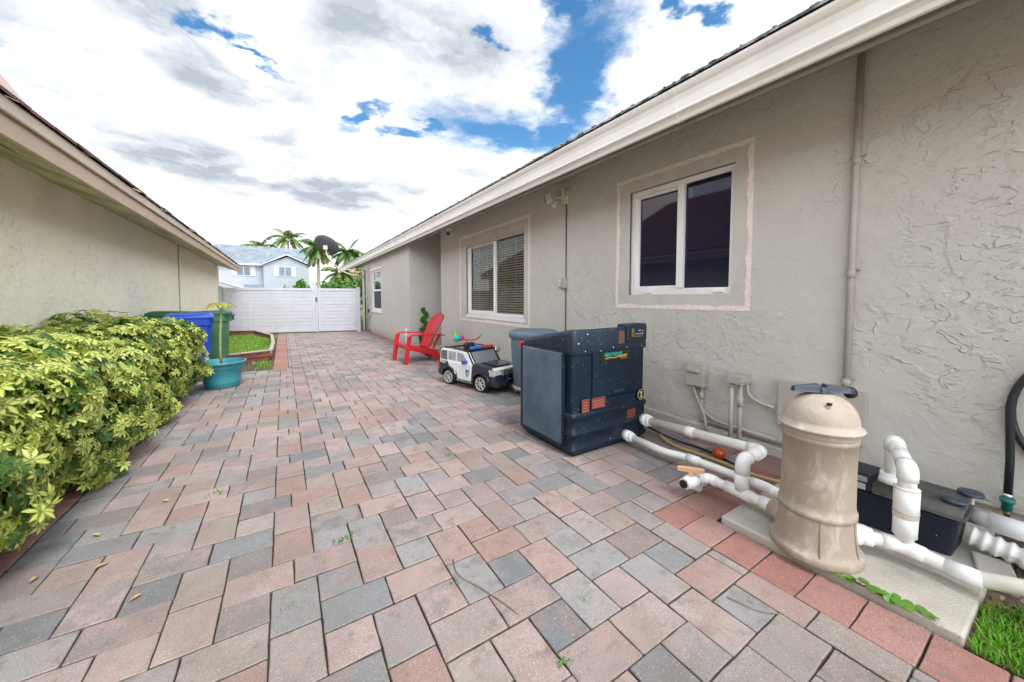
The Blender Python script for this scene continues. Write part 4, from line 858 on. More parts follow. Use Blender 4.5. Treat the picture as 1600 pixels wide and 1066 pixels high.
for s in (-1, 1):
    b = MB(); Y0, Y1 = s * .345, s * .255
    # broad flat arm, widening to the front, turning down into the front leg
    for (x0, w0, z0, x1, w1, z1) in ((-.40, .03, .50, -.20, .045, .525), (-.20, .045, .525, .20, .062, .545), (.20, .062, .545, .285, .055, .535), (.285, .055, .535, .315, .05, .50)):
        yc = s * .305; b.add([(x0, yc - w0, z0), (x1, yc - w1, z1), (x1, yc + w1, z1), (x0, yc + w0, z0), (x0, yc - w0, z0 - .022), (x1, yc - w1, z1 - .022), (x1, yc + w1, z1 - .022), (x0, yc + w0, z0 - .022)], [(0, 1, 2, 3), (7, 6, 5, 4), (0, 4, 5, 1), (2, 6, 7, 3), (1, 5, 6, 2), (3, 7, 4, 0)])
    b.build('armrest', M['red'], chair, bevel=.006)
    b = MB(); b.prism([(.325, .515), (.255, .52), (.28, .36), (.335, .0), (.395, .0), (.36, .33)], s * .262, s * .322, 'y'); b.build('front_leg', M['red'], chair, bevel=.008)
    b = MB(); b.prism([(.32, .33), (.32, .26), (-.12, .13), (-.34, -.0), (-.41, .0), (-.40, .03), (-.25, .22), (-.15, .24)], s * .225, s * .262, 'y')
    b.prism([(-.10, .24), (-.18, .24), (-.30, .12), (-.41, .0), (-.34, 0)], s * .20, s * .224, 'y'); b.build('rear_leg', M['red'], chair, bevel=.006)
    b = MB(); b.prism([(-.16, .24), (-.21, .24), (-.36, .52), (-.30, .52)], s * .245, s * .262, 'y'); b.build('back_brace', M['red'], chair, bevel=.004)

# ================================================================== spiral topiary
top = thing('spiral_topiary', 'green artificial spiral topiary in a dark pot inside the wall recess', 'topiary', (2.90, 8.60, .05)); top.scale = (1.15, 1.15, 1.05)
b = MB(); b.lathe([(.10, 0), (.13, .20), (.14, .22), (.12, .22), (.0, .20)], 20); b.build('pot', M['black'], top)
b = MB(); b.tube([(0, 0, .2), (0, 0, .86)], .010, 8); b.build('stem', M['wood'], top)
r = np.random.RandomState(6); n = 5200; t_ = r.uniform(0, 1, n); ang = t_ * 2 * math.pi * 2.6; rad = .085 * (1 - t_ * .55); c_ = np.stack([np.cos(ang) * rad * .75, np.sin(ang) * rad * .75, .26 + t_ * .60], 1)
d_ = r.normal(size=(n, 3)); d_ /= np.linalg.norm(d_, axis=1, keepdims=True); pos = c_ + d_ * (.085 * (1 - t_ * .45))[:, None] * np.array([1, 1, .8]) * r.uniform(.6, 1.05, n)[:, None]
V, F, Lf = scatter(np.array([(0, 0, 0), (.35, .5, .05), (0, 1, 0), (-.35, .5, .05)]), np.array([(0, 1, 2, 3)]), np.array([(.5, .5, 0)] * 4, dtype=float), pos, rotmats(d_ + np.array([0, 0, .3]), r.uniform(0, 6.3, n)), r.uniform(.012, .026, n), r.uniform(0, 1, n), np.zeros(n))
fastmesh('foliage', V, F, M['topiary'], top, Lf)

# ================================================================== children's police car
M['carblack'] = mat('black_gloss_plastic', (.012, .016, .035), .22, .1, 3, coat=.4); M['carwhite'] = mat('white_gloss_plastic', (.78, .78, .78), .25, .03, 3, coat=.3)
M['tyre'] = mat('matt_tyre', (.015, .015, .016), .7, .2, 20); M['rim'] = mat('silver_rim', (.62, .62, .60), .35, .1, 8, metal=.6); M['smoke'] = mat('smoked_plastic', (.12, .13, .15), .15, .15, 5, spec=.8)
M['bluelens'] = mat('blue_lens', (.01, .09, .38), .15, .1, spec=.8); M['redlens'] = mat('red_lens', (.45, .015, .02), .15, .1, spec=.8); M['chrome'] = mat('chrome_plastic', (.7, .7, .72), .18, .05, metal=.9); M['badge'] = mat('badge_blue', (.03, .17, .30), .5, .05)
M['windowgrey'] = mat('printed_window', (.30, .31, .33), .25, .12, 7, col2=(.42, .43, .45))
jeep = thing('toy_police_car', 'childs black and white ride-on police jeep with red and blue light bar', 'toy car', (2.25, 4.45, 0), R(-75)); jeep.scale = (1.06, 1, .96)
WH = .25                                                     # half width
def side(mb, poly, y0, y1): mb.prism(poly, y0, y1, 'y')
arch = lambda cx, r_, a0, a1, n=7: [(cx + r_ * math.cos(R(a0 + (a1 - a0) * i / n)), .11 + r_ * math.sin(R(a0 + (a1 - a0) * i / n))) for i in range(n + 1)]
low = [(-.52, .12)] + [(-.455, .11)] + arch(-.31, .145, 175, 5) + [(-.165, .10), (.165, .10)] + arch(.31, .145, 175, 5) + [(.46, .11), (.55, .12), (.565, .20), (.55, .27), (.535, .33), (.50, .345), (.22, .365), (.20, .335), (-.50, .335), (-.53, .25)]
b = MB(); b.prism(low, -WH, WH, 'y'); b.build('body', M['carblack'], jeep, bevel=.012, seg=3)
# cabin shell: rear side walls with window openings printed on, open top
for s in (-1, 1):
    y0, y1 = (s * WH * .985, s * (WH - .03))
    b = MB(); b.prism([(-.51, .33), (-.49, .50), (-.44, .52), (.04, .505), (.13, .36), (.13, .33)], min(y0, y1), max(y0, y1), 'y'); cb = b.build('cabin_side', M['carwhite'], jeep, bevel=.008)
    for poly in ([(-.485, .355), (-.475, .485), (-.345, .49), (-.345, .355)], [(-.32, .365), (-.315, .49), (-.165, .488), (-.16, .36)], [(-.135, .36), (-.135, .485), (-.02, .478), (.07, .36)]):
        q = MB(); yy = s * (WH * .985 + .003); q.prism(poly, min(yy, s * WH * .97), max(yy, s * WH * .97), 'y'); q.build('side_window', M['smoke'] if poly[0][0] < -.4 else M['windowgrey'], cb, bevel=.004)
    # white door
    q = MB(); yy = s * (WH + .006); q.prism([(-.335, .34), (-.30, .27), (-.15, .20), (-.13, .115), (.13, .115), (.14, .25), (.15, .345)], min(yy, s * WH * .9), max(yy, s * WH * .9), 'y'); dr_ = q.build('door', M['carwhite'], jeep, bevel=.006)
    q = MB(); yy = s * (WH + .012); q.box(-.10, -.05, min(yy, s * WH), max(yy, s * WH), .30, .312); q.box(-.29, -.25, min(yy, s * WH), max(yy, s * WH), .30, .312); q.build('door_handle', M['carwhite'], dr_, bevel=.003)
    q = MB(); yy = s * (WH + .008); q.prism([(.035, .275), (.07, .262), (.098, .272), (.10, .22), (.068, .165), (.038, .20)], min(yy, s * WH), max(yy, s * WH), 'y'); bd = q.build('badge', M['badge'], dr_)
    q = MB(); yy = s * (WH + .0095); st = [(.069 + (.022 if i % 2 == 0 else .009) * math.sin(i * math.pi / 5), .218 + (.022 if i % 2 == 0 else .009) * math.cos(i * math.pi / 5)) for i in range(10)]; q.prism(st, min(yy, s * WH), max(yy, s * WH), 'y'); q.build('star', M['carwhite'], bd)
    text_mesh('POLICE', .036, 'lettering', M['carwhite'], jeep, (-.435, s * (WH + .0015), .315), (R(90), 0, 0 if s < 0 else R(180)), .001, bold=.0006)
    q = MB(); q.box(-.14, .15, min(s * WH * .9, s * (WH + .02)), max(s * WH * .9, s * (WH + .02)), .085, .112); q.build('running_board', M['smoke'], jeep, bevel=.006)
    # mirror
    q = MB(); q.box(.03, .065, min(s * WH, s * (WH + .075)), max(s * WH, s * (WH + .075)), .345, .395); q.box(.04, .055, min(s * (WH - .03), s * WH), max(s * (WH - .03), s * WH), .35, .37); q.build('side_mirror', M['bluelens'] if s < 0 else M['chrome'], jeep, bevel=.012, seg=3)
    # fender flares
    for cx in (-.31, .31):
        q = MB(); A = arch(cx, .165, 172, 8, 10); B = arch(cx, .138, 172, 8, 10); yy = s * (WH + .016); q.prism(A + B[::-1], min(yy, s * WH * .8), max(yy, s * WH * .8), 'y'); q.build('fender', M['carblack'], jeep, bevel=.008)
        Mw = Matrix.Translation((cx, s * (WH - .045), .112)) @ Matrix.Rotation(R(90) * -s, 4, 'X')
        q = MB(); q.lathe([(.07, -.05), (.102, -.05), (.112, -.035), (.112, .035), (.104, .052), (.088, .056), (.086, .05), (.07, .045), (.0, .04)], 32, M=Mw); wh = q.build('wheel', M['tyre'], jeep)
        q = MB(); q.lathe([(0, .0435), (.084, .046)], 32, M=Mw); q.build('hub_recess', M['tyre'], wh); q = MB(); q.lathe([(.086, .046), (.086, .062), (.074, .062), (.072, .046)], 32, M=Mw, cap=False); q.lathe([(.026, .045), (.024, .060), (0, .063)], 16, M=Mw)
        for k in range(7):
            q.box(.022, .079, -.0085, .0085, .048, .061, Mw @ Matrix.Rotation(2 * math.pi * k / 7, 4, 'Z'))
        q.build('rim', M['rim'], wh, bevel=.002)
    # headlight and tail light
    q = MB(); q.prism([(.44, .325), (.545, .315), (.56, .26), (.53, .235), (.46, .24)], min(s * .13, s * (WH + .004)), max(s * .13, s * (WH + .004)), 'y'); q.build('headlight', mat('lens_clear', (.62, .62, .58), .15, .15, 14, metal=.3), jeep, bevel=.008)
    q = MB(); q.box(-.545, -.505, min(s * .17, s * (WH + .003)), max(s * .17, s * (WH + .003)), .22, .33); q.build('tail_light', M['redlens'], jeep, bevel=.008)
    # spotlight on the windscreen post
    Ms = Matrix.Translation((.10, s * (WH + .01), .50)) @ Matrix.Rotation(R(80), 4, 'Y')
    if s > 0: q = MB(); q.lathe([(.0, -.04), (.03, -.03), (.045, .01), (.045, .02), (.0, .014)], 20, M=Ms); q.build('spotlight', M['chrome'], jeep)
# hood, cowl
b = MB(); b.prism([(.17, .365), (.50, .348), (.50, .338), (.17, .352)], -WH * .96, WH * .96, 'y'); b.prism([(.19, .366), (.47, .354), (.45, .366), (.22, .376)], -.13, .13, 'y'); b.build('hood', M['carblack'], jeep, bevel=.005)
b = MB(); b.prism([(.50, .345), (.545, .33), (.545, .315), (.5, .33)], -WH, WH, 'y'); b.build('hood_lip', M['carwhite'], jeep, bevel=.003)
b = MB()
for k in range(5): b.box(.548, .568, -.115, .115, .245 + k * .016, .254 + k * .016)
b.box(.54, .556, -.12, .12, .24, .325); b.build('grille', M['chrome'], jeep, bevel=.003)
b = MB()
for s in (-1, 1): b.tube(fillet([(.56, s * .09, .13), (.60, s * .09, .17), (.61, s * .09, .26), (.575, s * .09, .335)], .03), .014, 10)
b.tube([(.605, -.09, .20), (.605, .09, .20)], .012, 10); b.build('bull_bar', M['black'], jeep)
b = MB(); b.box(.50, .585, -.245, .245, .10, .19); b.build('front_bumper', M['carblack'], jeep, bevel=.018, seg=3)
b = MB(); b.box(-.565, -.50, -.24, .24, .12, .20); b.build('rear_bumper', M['black'], jeep, bevel=.015, seg=3)
# windscreen frame, glass, light bar
b = MB()
for s in (-1, 1): b.prism([(.19, .355), (.15, .355), (.045, .515), (.075, .53)], min(s * .205, s * .245), max(s * .205, s * .245), 'y')
b.prism([(.085, .535), (.04, .535), (.035, .51), (.09, .505)], -.245, .245, 'y'); ws = b.build('windscreen_frame', M['carblack'], jeep, bevel=.008)
b = MB(); b.prism([(.178, .36), (.172, .36), (.078, .51), (.084, .51)], -.205, .205, 'y'); b.build('windscreen', mat('windscreen_grey', (.16, .17, .20), .12, .1, spec=.9), ws)
for s in (-1, 1): b = MB(); b.prism([(.04, .537), (.10, .537), (.105, .555), (.085, .578), (.05, .578), (.035, .555)], min(s * .012, s * .205), max(s * .012, s * .205), 'y'); b.build('light_bar', M['bluelens'] if s < 0 else M['redlens'], jeep, bevel=.008)
b = MB(); b.box(-.21, -.14, -.09, .09, .34, .60); b.build('seat_back', M['black'], jeep, bevel=.025, seg=3)
b = MB(); b.prism([(.01, .44), (.0, .455), (.035, .375), (.03, .365)], -.01, .01, 'y'); Mt = Matrix.Translation((-.0, .0, .45)) @ Matrix.Rotation(R(-55), 4, 'Y')
b.tube([Mt @ Vector((.06 * math.cos(a), .06 * math.sin(a), 0)) for a in np.linspace(0, 2 * math.pi, 21)], .010, 8, caps=False); b.build('steering_wheel', M['black'], jeep)
b = MB(); b.prism([(-.50, .49), (-.44, .515), (-.44, .53), (-.51, .505)], -.24, .24, 'y'); b.tube([(-.44, -.2, .53), (-.2, -.235, .545), (.02, -.235, .53)], .010, 8); b.tube([(-.44, .2, .53), (-.2, .235, .545), (.02, .235, .53)], .010, 8); b.build('roof_rail', M['black'], jeep)

# ================================================================== toy scooter / tricycle behind the car
M['toyred'] = mat('toy_red_paint', (.65, .04, .04), .35, .05); M['toygreen'] = mat('toy_green_rubber', (.08, .55, .05), .5, .05)
tri = thing('toy_tricycle', 'small red tricycle with green handlebar grips standing behind the toy police car', 'tricycle', (2.42, 5.36, 0), R(-112)); tri.rotation_euler = (R(-9), 0, R(-112))
b = MB(); b.tube(fillet([(.02, 0, .10), (-.02, 0, .40), (-.03, 0, .53)], .05), .014, 10); b.build('fork', M['toyred'], tri)
b = MB(); b.tube(fillet([(-.10, -.20, .60), (-.05, -.17, .565), (-.03, -.06, .53), (-.03, .06, .53), (-.05, .17, .565), (-.10, .20, .60)], .05), .011, 10); b.build('handlebar', M['toyred'], tri)
for s in (-1, 1): b = MB(); b.tube([(-.09, s * .195, .595), (-.16, s * .235, .64)], .017, 10); b.build('grip', M['toygreen'], tri)
b = MB(); b.tube(fillet([(-.02, 0, .36), (-.30, 0, .22), (-.50, 0, .12)], .08), .017, 10); b.tube([(-.5, -.16, .09), (-.5, .16, .09)], .012, 8); b.build('frame', M['toyred'], tri)
b = MB(); b.box(-.42, -.24, -.08, .08, .24, .28); b.build('saddle', M['toyred'], tri, bevel=.02)
for x, y, r_ in ((.03, 0, .115), (-.5, -.17, .085), (-.5, .17, .085)): b = MB(); b.tube([(x, y - .018, r_), (x, y + .018, r_)], r_, 24); b.build('wheel', M['tyre'], tri)
hel = thing('toy_ball_bundle', 'small multicoloured green, blue and pink ball toy hanging from the tricycle handlebar', 'toy', (2.36, 5.42, .55))
for nm, mcol, c_, r_ in (('ball', (.04, .50, .25), (0, 0, 0), .062), ('ball', (.05, .25, .60), (.03, -.035, .0), .045), ('ball', (.60, .04, .22), (.085, .0, .005), .045), ('tag', (.35, .60, .05), (-.02, 0, .055), .028)):
    b = MB(); b.lathe([(0, -r_), (r_ * .7, -r_ * .7), (r_, 0), (r_ * .7, r_ * .7), (0, r_)], 18, c_); b.build(nm, mat('toy_plastic', mcol, .35, .1), hel)

# ================================================================== grey round trash can on a dolly
M['cangrey'] = mat('blue_grey_plastic', (.155, .215, .275), .45, .06, 3, col2=(.12, .17, .22))
can = thing('round_trash_can', 'blue grey round trash can on a wheeled dolly behind the heat pump', 'trash can', (2.62, 3.66, 0))
b = MB(); b.lathe([(.235, .10), (.245, .11), (.285, .74), (.285, .76)], 48); b.build('body', M['cangrey'], can)
b = MB(); b.lathe([(.292, .715), (.305, .72), (.308, .775), (.30, .79), (.285, .795), (.27, .805), (.05, .815), (0, .815)], 48); b.box(-.05, .05, .285, .335, .735, .78); b.box(-.05, .05, -.335, -.285, .735, .78); b.build('lid', M['cangrey'], can)
b = MB(); b.lathe([(.21, .075), (.255, .08), (.262, .12), (.25, .125), (.245, .095), (.2, .09)], 40); b.build('dolly', M['greypaint'], can)
for k in range(5):
    a = R(72 * k + 200); b = MB(); x, y = .225 * math.cos(a), .225 * math.sin(a); b.tube([(x - .012, y, .034), (x + .012, y, .034)], .034, 16); b.box(x - .02, x + .02, y - .014, y + .014, .035, .08); b.build('caster', mat('caster_grey', (.35, .34, .33), .4, .1), can)
# label stuck round the body
def cyl_label(a0, a1, z0, z1, m, name='sticker', r0=.282):
    b = MB(); n = 8
    vs = [((r0 + .002 + (z - .6) * .0635 * 1.0) * math.cos(R(a0 + (a1 - a0) * i / n)), (r0 + .002 + (z - .6) * .0635) * math.sin(R(a0 + (a1 - a0) * i / n)), z) for i in range(n + 1) for z in (z0, z1)]
    b.add(vs, [(2 * i, 2 * i + 2, 2 * i + 3, 2 * i + 1) for i in range(n)], False); return b.build(name, m, can)
M['lred'] = mat('label_red', (.55, .05, .05), .5, .1); M['lyel'] = mat('label_yellow', (.65, .40, .05), .5, .1); M['lblk'] = mat('label_black', (.02, .03, .02), .5, .1); M['lwht'] = mat('label_cream', (.7, .62, .5), .5, .1); M['lgrn'] = mat('label_green', (.05, .13, .03), .5, .1)
cyl_label(197, 222, .60, .71, M['lred'], r0=.279)
for k in range(4): cyl_label(200, 218, .613 + k * .025, .620 + k * .025, M['lyel'] if k % 2 else M['lwht'], r0=.281)
cyl_label(222, 262, .655, .71, M['lblk'], r0=.279); cyl_label(222, 262, .63, .654, M['lwht'], r0=.279); cyl_label(222, 262, .59, .629, M['lgrn'], r0=.279)

# ================================================================== pool heat pump
def speckled(name, base, base2):
    m = mat(name, base, .45, .1, 2.5, col2=base2, bump=.0006, bscale=120, spec=.32); t = m.node_tree; b = t.nodes['Principled BSDF']
    src = b.inputs['Base Color'].links[0].from_socket; c = t.nodes.new('ShaderNodeTexCoord'); last = src
    for sc_, th, st in ((26, .10, (1, 1, .7)), (13, .055, (1, 1, .55)), (60, .15, (1, 1, .5))):
        mp = t.nodes.new('ShaderNodeMapping'); mp.inputs['Scale'].default_value = st; t.links.new(c.outputs['Object'], mp.inputs[0])
        v = t.nodes.new('ShaderNodeTexVoronoi'); v.inputs['Scale'].default_value = sc_; t.links.new(mp.outputs[0], v.inputs['Vector'])
        cr = t.nodes.new('ShaderNodeValToRGB'); cr.color_ramp.elements[0].position = th * .6; cr.color_ramp.elements[1].position = th; cr.color_ramp.elements[0].color = (1, 1, 1, 1); cr.color_ramp.elements[1].color = (0, 0, 0, 1); t.links.new(v.outputs['Distance'], cr.inputs[0])
        se = t.nodes.new('ShaderNodeSeparateColor'); t.links.new(v.outputs['Color'], se.inputs[0]); gt = t.nodes.new('ShaderNodeMath'); gt.operation = 'GREATER_THAN'; gt.inputs[1].default_value = .76; t.links.new(se.outputs[0], gt.inputs[0])
        mu = t.nodes.new('ShaderNodeMath'); mu.operation = 'MULTIPLY'; t.links.new(cr.outputs[0], mu.inputs[0]); t.links.new(gt.outputs[0], mu.inputs[1])
        mu2 = t.nodes.new('ShaderNodeMath'); mu2.operation = 'MULTIPLY'; t.links.new(mu.outputs[0], mu2.inputs[0]); mu2.inputs[1].default_value = .6
        x = t.nodes.new('ShaderNodeMix'); x.data_type = 'RGBA'; t.links.new(mu2.outputs[0], x.inputs[0]); t.links.new(last, x.inputs[6]); x.inputs[7].default_value = (.50, .52, .55, 1); last = x.outputs[2]
    t.links.new(last, b.inputs['Base Color']); return m
M['navy'] = speckled('weathered_navy_plastic', (.005, .014, .030), (.010, .022, .042))
M['navytop'] = speckled('weathered_navy_top', (.014, .028, .048), (.024, .040, .064))
hp = thing('pool_heat_pump', 'dark navy pool heat pump box with mesh side panel and control display', 'heat pump', (1.79, 2.0, 0))
HX, HY = .84, .66       # x 0..HX is the front face at y=0, side face at x=0 faces the passage
b = MB(); rc = .035
def rrect(x0, x1, y0, y1, r_, n=5):
    o = []
    for cx, cy, a0 in ((x1 - r_, y0 + r_, -90), (x1 - r_, y1 - r_, 0), (x0 + r_, y1 - r_, 90), (x0 + r_, y0 + r_, 180)):
        for k in range(n + 1): a = R(a0 + 90 * k / n); o.append((cx + r_ * math.cos(a), cy + r_ * math.sin(a)))
    return o
def shell(secs, nm, m, mb=None, top=True):
    mb = mb or MB(); vs = []; n = 24
    for z, ins in secs:
        for x, y in rrect(ins, HX - ins, ins, HY - ins, rc): vs.append((x, y, z(x, y) if callable(z) else z))
    mb.add(vs, [(i * n + j, i * n + (j + 1) % n, (i + 1) * n + (j + 1) % n, (i + 1) * n + j) for i in range(len(secs) - 1) for j in range(n)], True)
    if top: mb.f.append(tuple(len(mb.v) - n + k for k in range(n))); mb.m.append(0); mb.sm.append(False)
    return mb
topz = lambda x, y: .965 - .12 * min(1, max(0, (y - .04) / .62)) - .0 * x
base = shell([(.03, .0), (.045, -.012), (.065, -.012), (.075, 0), (.155, .0), (.165, -.010), (.185, -.010), (.195, 0), (.285, 0), (.295, -.010), (.318, -.010), (.33, 0), (.335, .004)], 'base', None, top=False); base.box(.03, HX - .03, .03, HY - .03, .0, .3)
bo = base.build('lower_body', M['navy'], hp)
up = MB(); up.box(.012, HX - .012, .012, HY - .012, .30, .80); up.build('upper_body', M['navy'], hp, bevel=.03, seg=4)
lid = shell([(lambda x, y: .775 + 0 * x, .004), (lambda x, y: .79, -.004), (lambda x, y: topz(x, y) - .03, -.002), (lambda x, y: topz(x, y) - .008, .006), (lambda x, y: topz(x, y), .022), (lambda x, y: topz(x, y) - .004, .05)], 'lid', None, top=False)
n = 24; m0 = len(lid.v) - n; vs = []
for x, y in rrect(.06, HX - .06, .06, HY - .06, .04): vs.append((x, y, topz(x, y) - .02))
lid.add(vs, [tuple(range(24))]); k0 = len(lid.v) - 24
for j in range(24): lid.f.append((m0 + j, m0 + (j + 1) % 24, k0 + (j + 1) % 24, k0 + j)); lid.m.append(0); lid.sm.append(False)
lid.build('lid', M['navytop'], hp)
b = MB()
for k in range(7):
    r0 = .05 + k * .035; b.tube([(.42 + r0 * math.cos(a), .33 + r0 * math.sin(a), topz(0, .33 + r0 * math.sin(a)) + .004) for a in np.linspace(0, 2 * math.pi, 33)], .003, 5, caps=False)
b.build('fan_grille', M['greypaint'], hp)
# woven mesh on the side facing the passage
b = MB(); b.box(-.017, .010, .10, .63, .085, .80); b.build('coil', mat('coil_fins', (.012, .022, .04), .5, .1), hp)
M['meshm'] = mat('mesh_wire', (.17, .23, .30), .5, .15, 3, col2=(.10, .14, .20))
y0_, y1_, z0_, z1_ = .10, .628, .085, .785; b = MB(); st = .027
def clipseg(c, s):
    # diagonal z = c + s*y within the panel
    pts = []
    for y in (y0_, y1_):
        z = c + s * y
        if z0_ <= z <= z1_: pts.append((y, z))
    for z in (z0_, z1_):
        y = (z - c) / s
        if y0_ < y < y1_: pts.append((y, z))
    return pts[:2] if len(pts) >= 2 else None
for s in (1.25, -1.25):
    c = -1.0
    while c < 2.2:
        p = clipseg(c, s)
        if p:
            (ya, za), (yb, zb) = sorted(p); xx = -.024 if s > 0 else -.020; dv_ = Vector((0, yb - ya, zb - za)).normalized(); sd_ = Vector((0, -dv_.z, dv_.y)) * .0034
            A, B = Vector((xx, ya, za)), Vector((xx, yb, zb)); b.quad(A - sd_, A + sd_, B + sd_, B - sd_); b.quad(A + sd_, A + sd_ + Vector((.003, 0, 0)), B + sd_ + Vector((.003, 0, 0)), B + sd_)
        c += st
b.build('mesh_guard', M['meshm'], hp)
b = MB()
b.box(-.026, .004, y0_ - .012, y0_, z0_, z1_); b.box(-.026, .004, y1_, y1_ + .03, z0_ - .02, z1_ + .02); b.box(-.026, .004, y0_, y1_, z0_ - .02, z0_)
b.build('mesh_frame', M['navy'], hp, bevel=.003)
# front: access panel, edges, handle
b = MB(); b.box(.20, .70, -.006, .02, .42, .80); b.build('access_panel', M['navy'], hp, bevel=.006)
b = MB(); b.box(.20, .42, -.004, .02, .30, .412); b.box(.425, .70, -.004, .02, .30, .412); b.build('lower_panel', M['navy'], hp, bevel=.004)
b = MB(); b.box(.41, .55, -.022, -.005, .445, .468); b.build('handle', M['navytop'], hp, bevel=.006)
for (x, z) in ((.05, .86), (.12, .80), (.28, .79), (.42, .81), (.58, .80), (.76, .80), (.06, .06), (.40, .075), (.14, .925)):
    b = MB(); b.lathe([(0, .0), (.006, .0), (.004, .004), (0, .005)], 10, M=Matrix.Translation((x, -.003 if z < .77 else -.004, z)) @ Matrix.Rotation(R(90), 4, 'X')); b.build('screw', M['chrome'], hp)
# brand plate with the words that are on it
M['plate'] = mat('plate_black', (.018, .016, .014), .3, .2, 20); M['ltteal'] = mat('letter_teal', (.02, .38, .30), .5, .1); M['ltorange'] = mat('letter_orange', (.62, .28, .03), .5, .1)
b = MB(); b.box(.275, .615, -.011, -.007, .70, .782); pl = b.build('brand_plate', M['plate'], hp, bevel=.002)
text_mesh('HEATWAVE', .046, 'lettering', M['ltteal'], pl, (.415, -.0125, .752), (R(90), 0, 0), .0006, sx=.82, bold=.0012, shear=.12)
b = MB()
for (xa, xb, za, zb) in ((.325, .385, .722, .728), (.385, .43, .728, .722), (.43, .50, .724, .736), (.50, .575, .736, .742), (.47, .57, .727, .731)): b.prism([(xa, za), (xb, zb), (xb, zb + .007), (xa, za + .006)], -.0125, -.010, 'y')
b.build('flame_stripe', M['ltorange'], pl)
text_mesh('HEAT PUMP', .014, 'lettering', M['ltorange'], pl, (.535, -.0125, .718), (R(90), 0, 0), .0005)
# control unit
b = MB(); b.prism([(.56, .845), (.575, .985), (.79, .99), (.81, .975), (.81, .845)], -.022, .10, 'y'); cu_ = b.build('control_box', M['navytop'], hp, bevel=.012, seg=3)
b = MB(); b.add([(x, -.026, z) for x, z in [(.69 + .098 * math.copysign(abs(math.cos(a)) ** .6, math.cos(a)), .917 + .050 * math.copysign(abs(math.sin(a)) ** .7, math.sin(a))) for a in np.linspace(0, 2 * math.pi, 33)[:-1]]], [tuple(range(32))]); dp = b.build('display_panel', M['plate'], cu_)
b = MB(); b.box(.688, .722, -.030, -.027, .925, .942); b.build('display', mat('display_blue', (.10, .20, .75), .3, .1), dp)
M['dotw'] = mat('button_white', (.65, .65, .6), .5, .1); M['gold'] = mat('gold_print', (.50, .42, .12), .5, .15)
b = MB()
for k in range(5): b.lathe([(0, 0), (.0058, 0), (.004, .002), (0, .0025)], 10, M=Matrix.Translation((.662 + k * .020, -.0265, .905)) @ Matrix.Rotation(R(90), 4, 'X'))
b.build('button_row', M['dotw'], dp)
b = MB(); r_ = random.Random(2)
for k in range(7): b.box(.608, .608 + r_.uniform(.02, .04), -.0285, -.0265, .886 + k * .010, .889 + k * .010)
for k in range(3): b.box(.735, .735 + r_.uniform(.015, .03), -.0285, -.0265, .900 + k * .014, .904 + k * .014)
b.box(.655, .745, -.0285, -.0265, .884, .888); b.build('print', M['gold'], dp)
b = MB(); b.box(.478, .545, -.0075, -.003, .835, .935); b.build('rusty_label', mat('rusty_label', (.20, .085, .045), .7, .3, 40, col2=(.10, .06, .05)), hp)
M['warn'] = mat('warning_red', (.22, .035, .022), .6, .15, 30, col2=(.14, .045, .035))
for (x0_, x1_, za, zb) in ((.085, .165, .33, .435), (.185, .335, .345, .43)):
    b = MB(); b.box(x0_, x1_, -.0095, -.003, za, zb); w_ = b.build('warning_label', M['warn'], hp, bevel=.003)
    b = MB(); n_l = 4
    for k in range(n_l): b.box(x0_ + .01, x1_ - .012 - .01 * (k % 2), -.0112, -.0096, za + .012 + k * (zb - za - .02) / n_l, za + .018 + k * (zb - za - .02) / n_l)
    b.build('print', mat('faded_print', (.36, .15, .11), .7, .1), w_)
b = MB(); b.box(.60, .70, -.0035, .003, .20, .275); b.build('warning_label', M['warn'], hp, bevel=.003)
b = MB(); b.lathe([(0, 0), (.048, 0), (.048, .003), (0, .003)], 32, M=Matrix.Translation((.755, -.012, .385)) @ Matrix.Rotation(R(90), 4, 'X')); em = b.build('emblem', M['plate'], hp)
b = MB(); b.tube([(.755 + .043 * math.cos(a), -.0155, .385 + .043 * math.sin(a)) for a in np.linspace(0, 2 * math.pi, 33)], .0025, 6, caps=False)
b.prism([(.735, .358), (.775, .358), (.772, .368), (.762, .372), (.760, .392), (.772, .400), (.768, .412), (.742, .412), (.738, .400), (.750, .392), (.748, .372), (.738, .368)], -.0165, -.0152, 'y'); b.build('emblem_print', mat('emblem_gold', (.50, .42, .20), .5, .1), em)

# ================================================================== pool plumbing
def pipe_run(name, label, pts, r_, m, fit=.035, couplings=(), elbows=True):
    t = thing(name, label, 'pipe', pts[0]); p0 = Vector(pts[0]); L_ = [Vector(p) - p0 for p in pts]
    b = MB(); b.tube(fillet(L_, fit * 1.4, 6), r_, 20); b.build('pipe', m, t)
    if elbows:
        for i in range(1, len(L_) - 1):
            a, c, d = L_[i - 1], L_[i], L_[i + 1]
            if (a - c).angle(d - c) > R(158): continue
            q = [c + (a - c).normalized() * fit * 1.7, c, c + (d - c).normalized() * fit * 1.7]; b = MB(); b.tube(fillet(q, fit * 1.4, 8), r_ * 1.16, 20); b.build('elbow', M['pvc_new'], t)
            for e in (q[0], q[2]): pass
    for i, f, ln, k in couplings:
        a, c = L_[i], L_[i + 1]; d = (c - a).normalized(); q = a.lerp(c, f); b = MB(); b.tube([q - d * ln / 2, q + d * ln / 2], r_ * k, 20); b.build('coupling', M['pvc_new'], t)
    return t
p1 = pipe_run('pool_pipe', 'upper white pool pipe leaving the heat pump nearest the wall', [(2.56, 1.99, .17), (2.44, 1.02, .27), (2.17, 1.00, .285), (2.165, 1.00, .12)], .032, M['pvc'], .045, [(0, .05, .05, 1.55), (0, .09, .03, 1.3), (0, .48, .09, 1.12), (1, .35, .012, 1.22), (2, .72, .10, 1.15)])
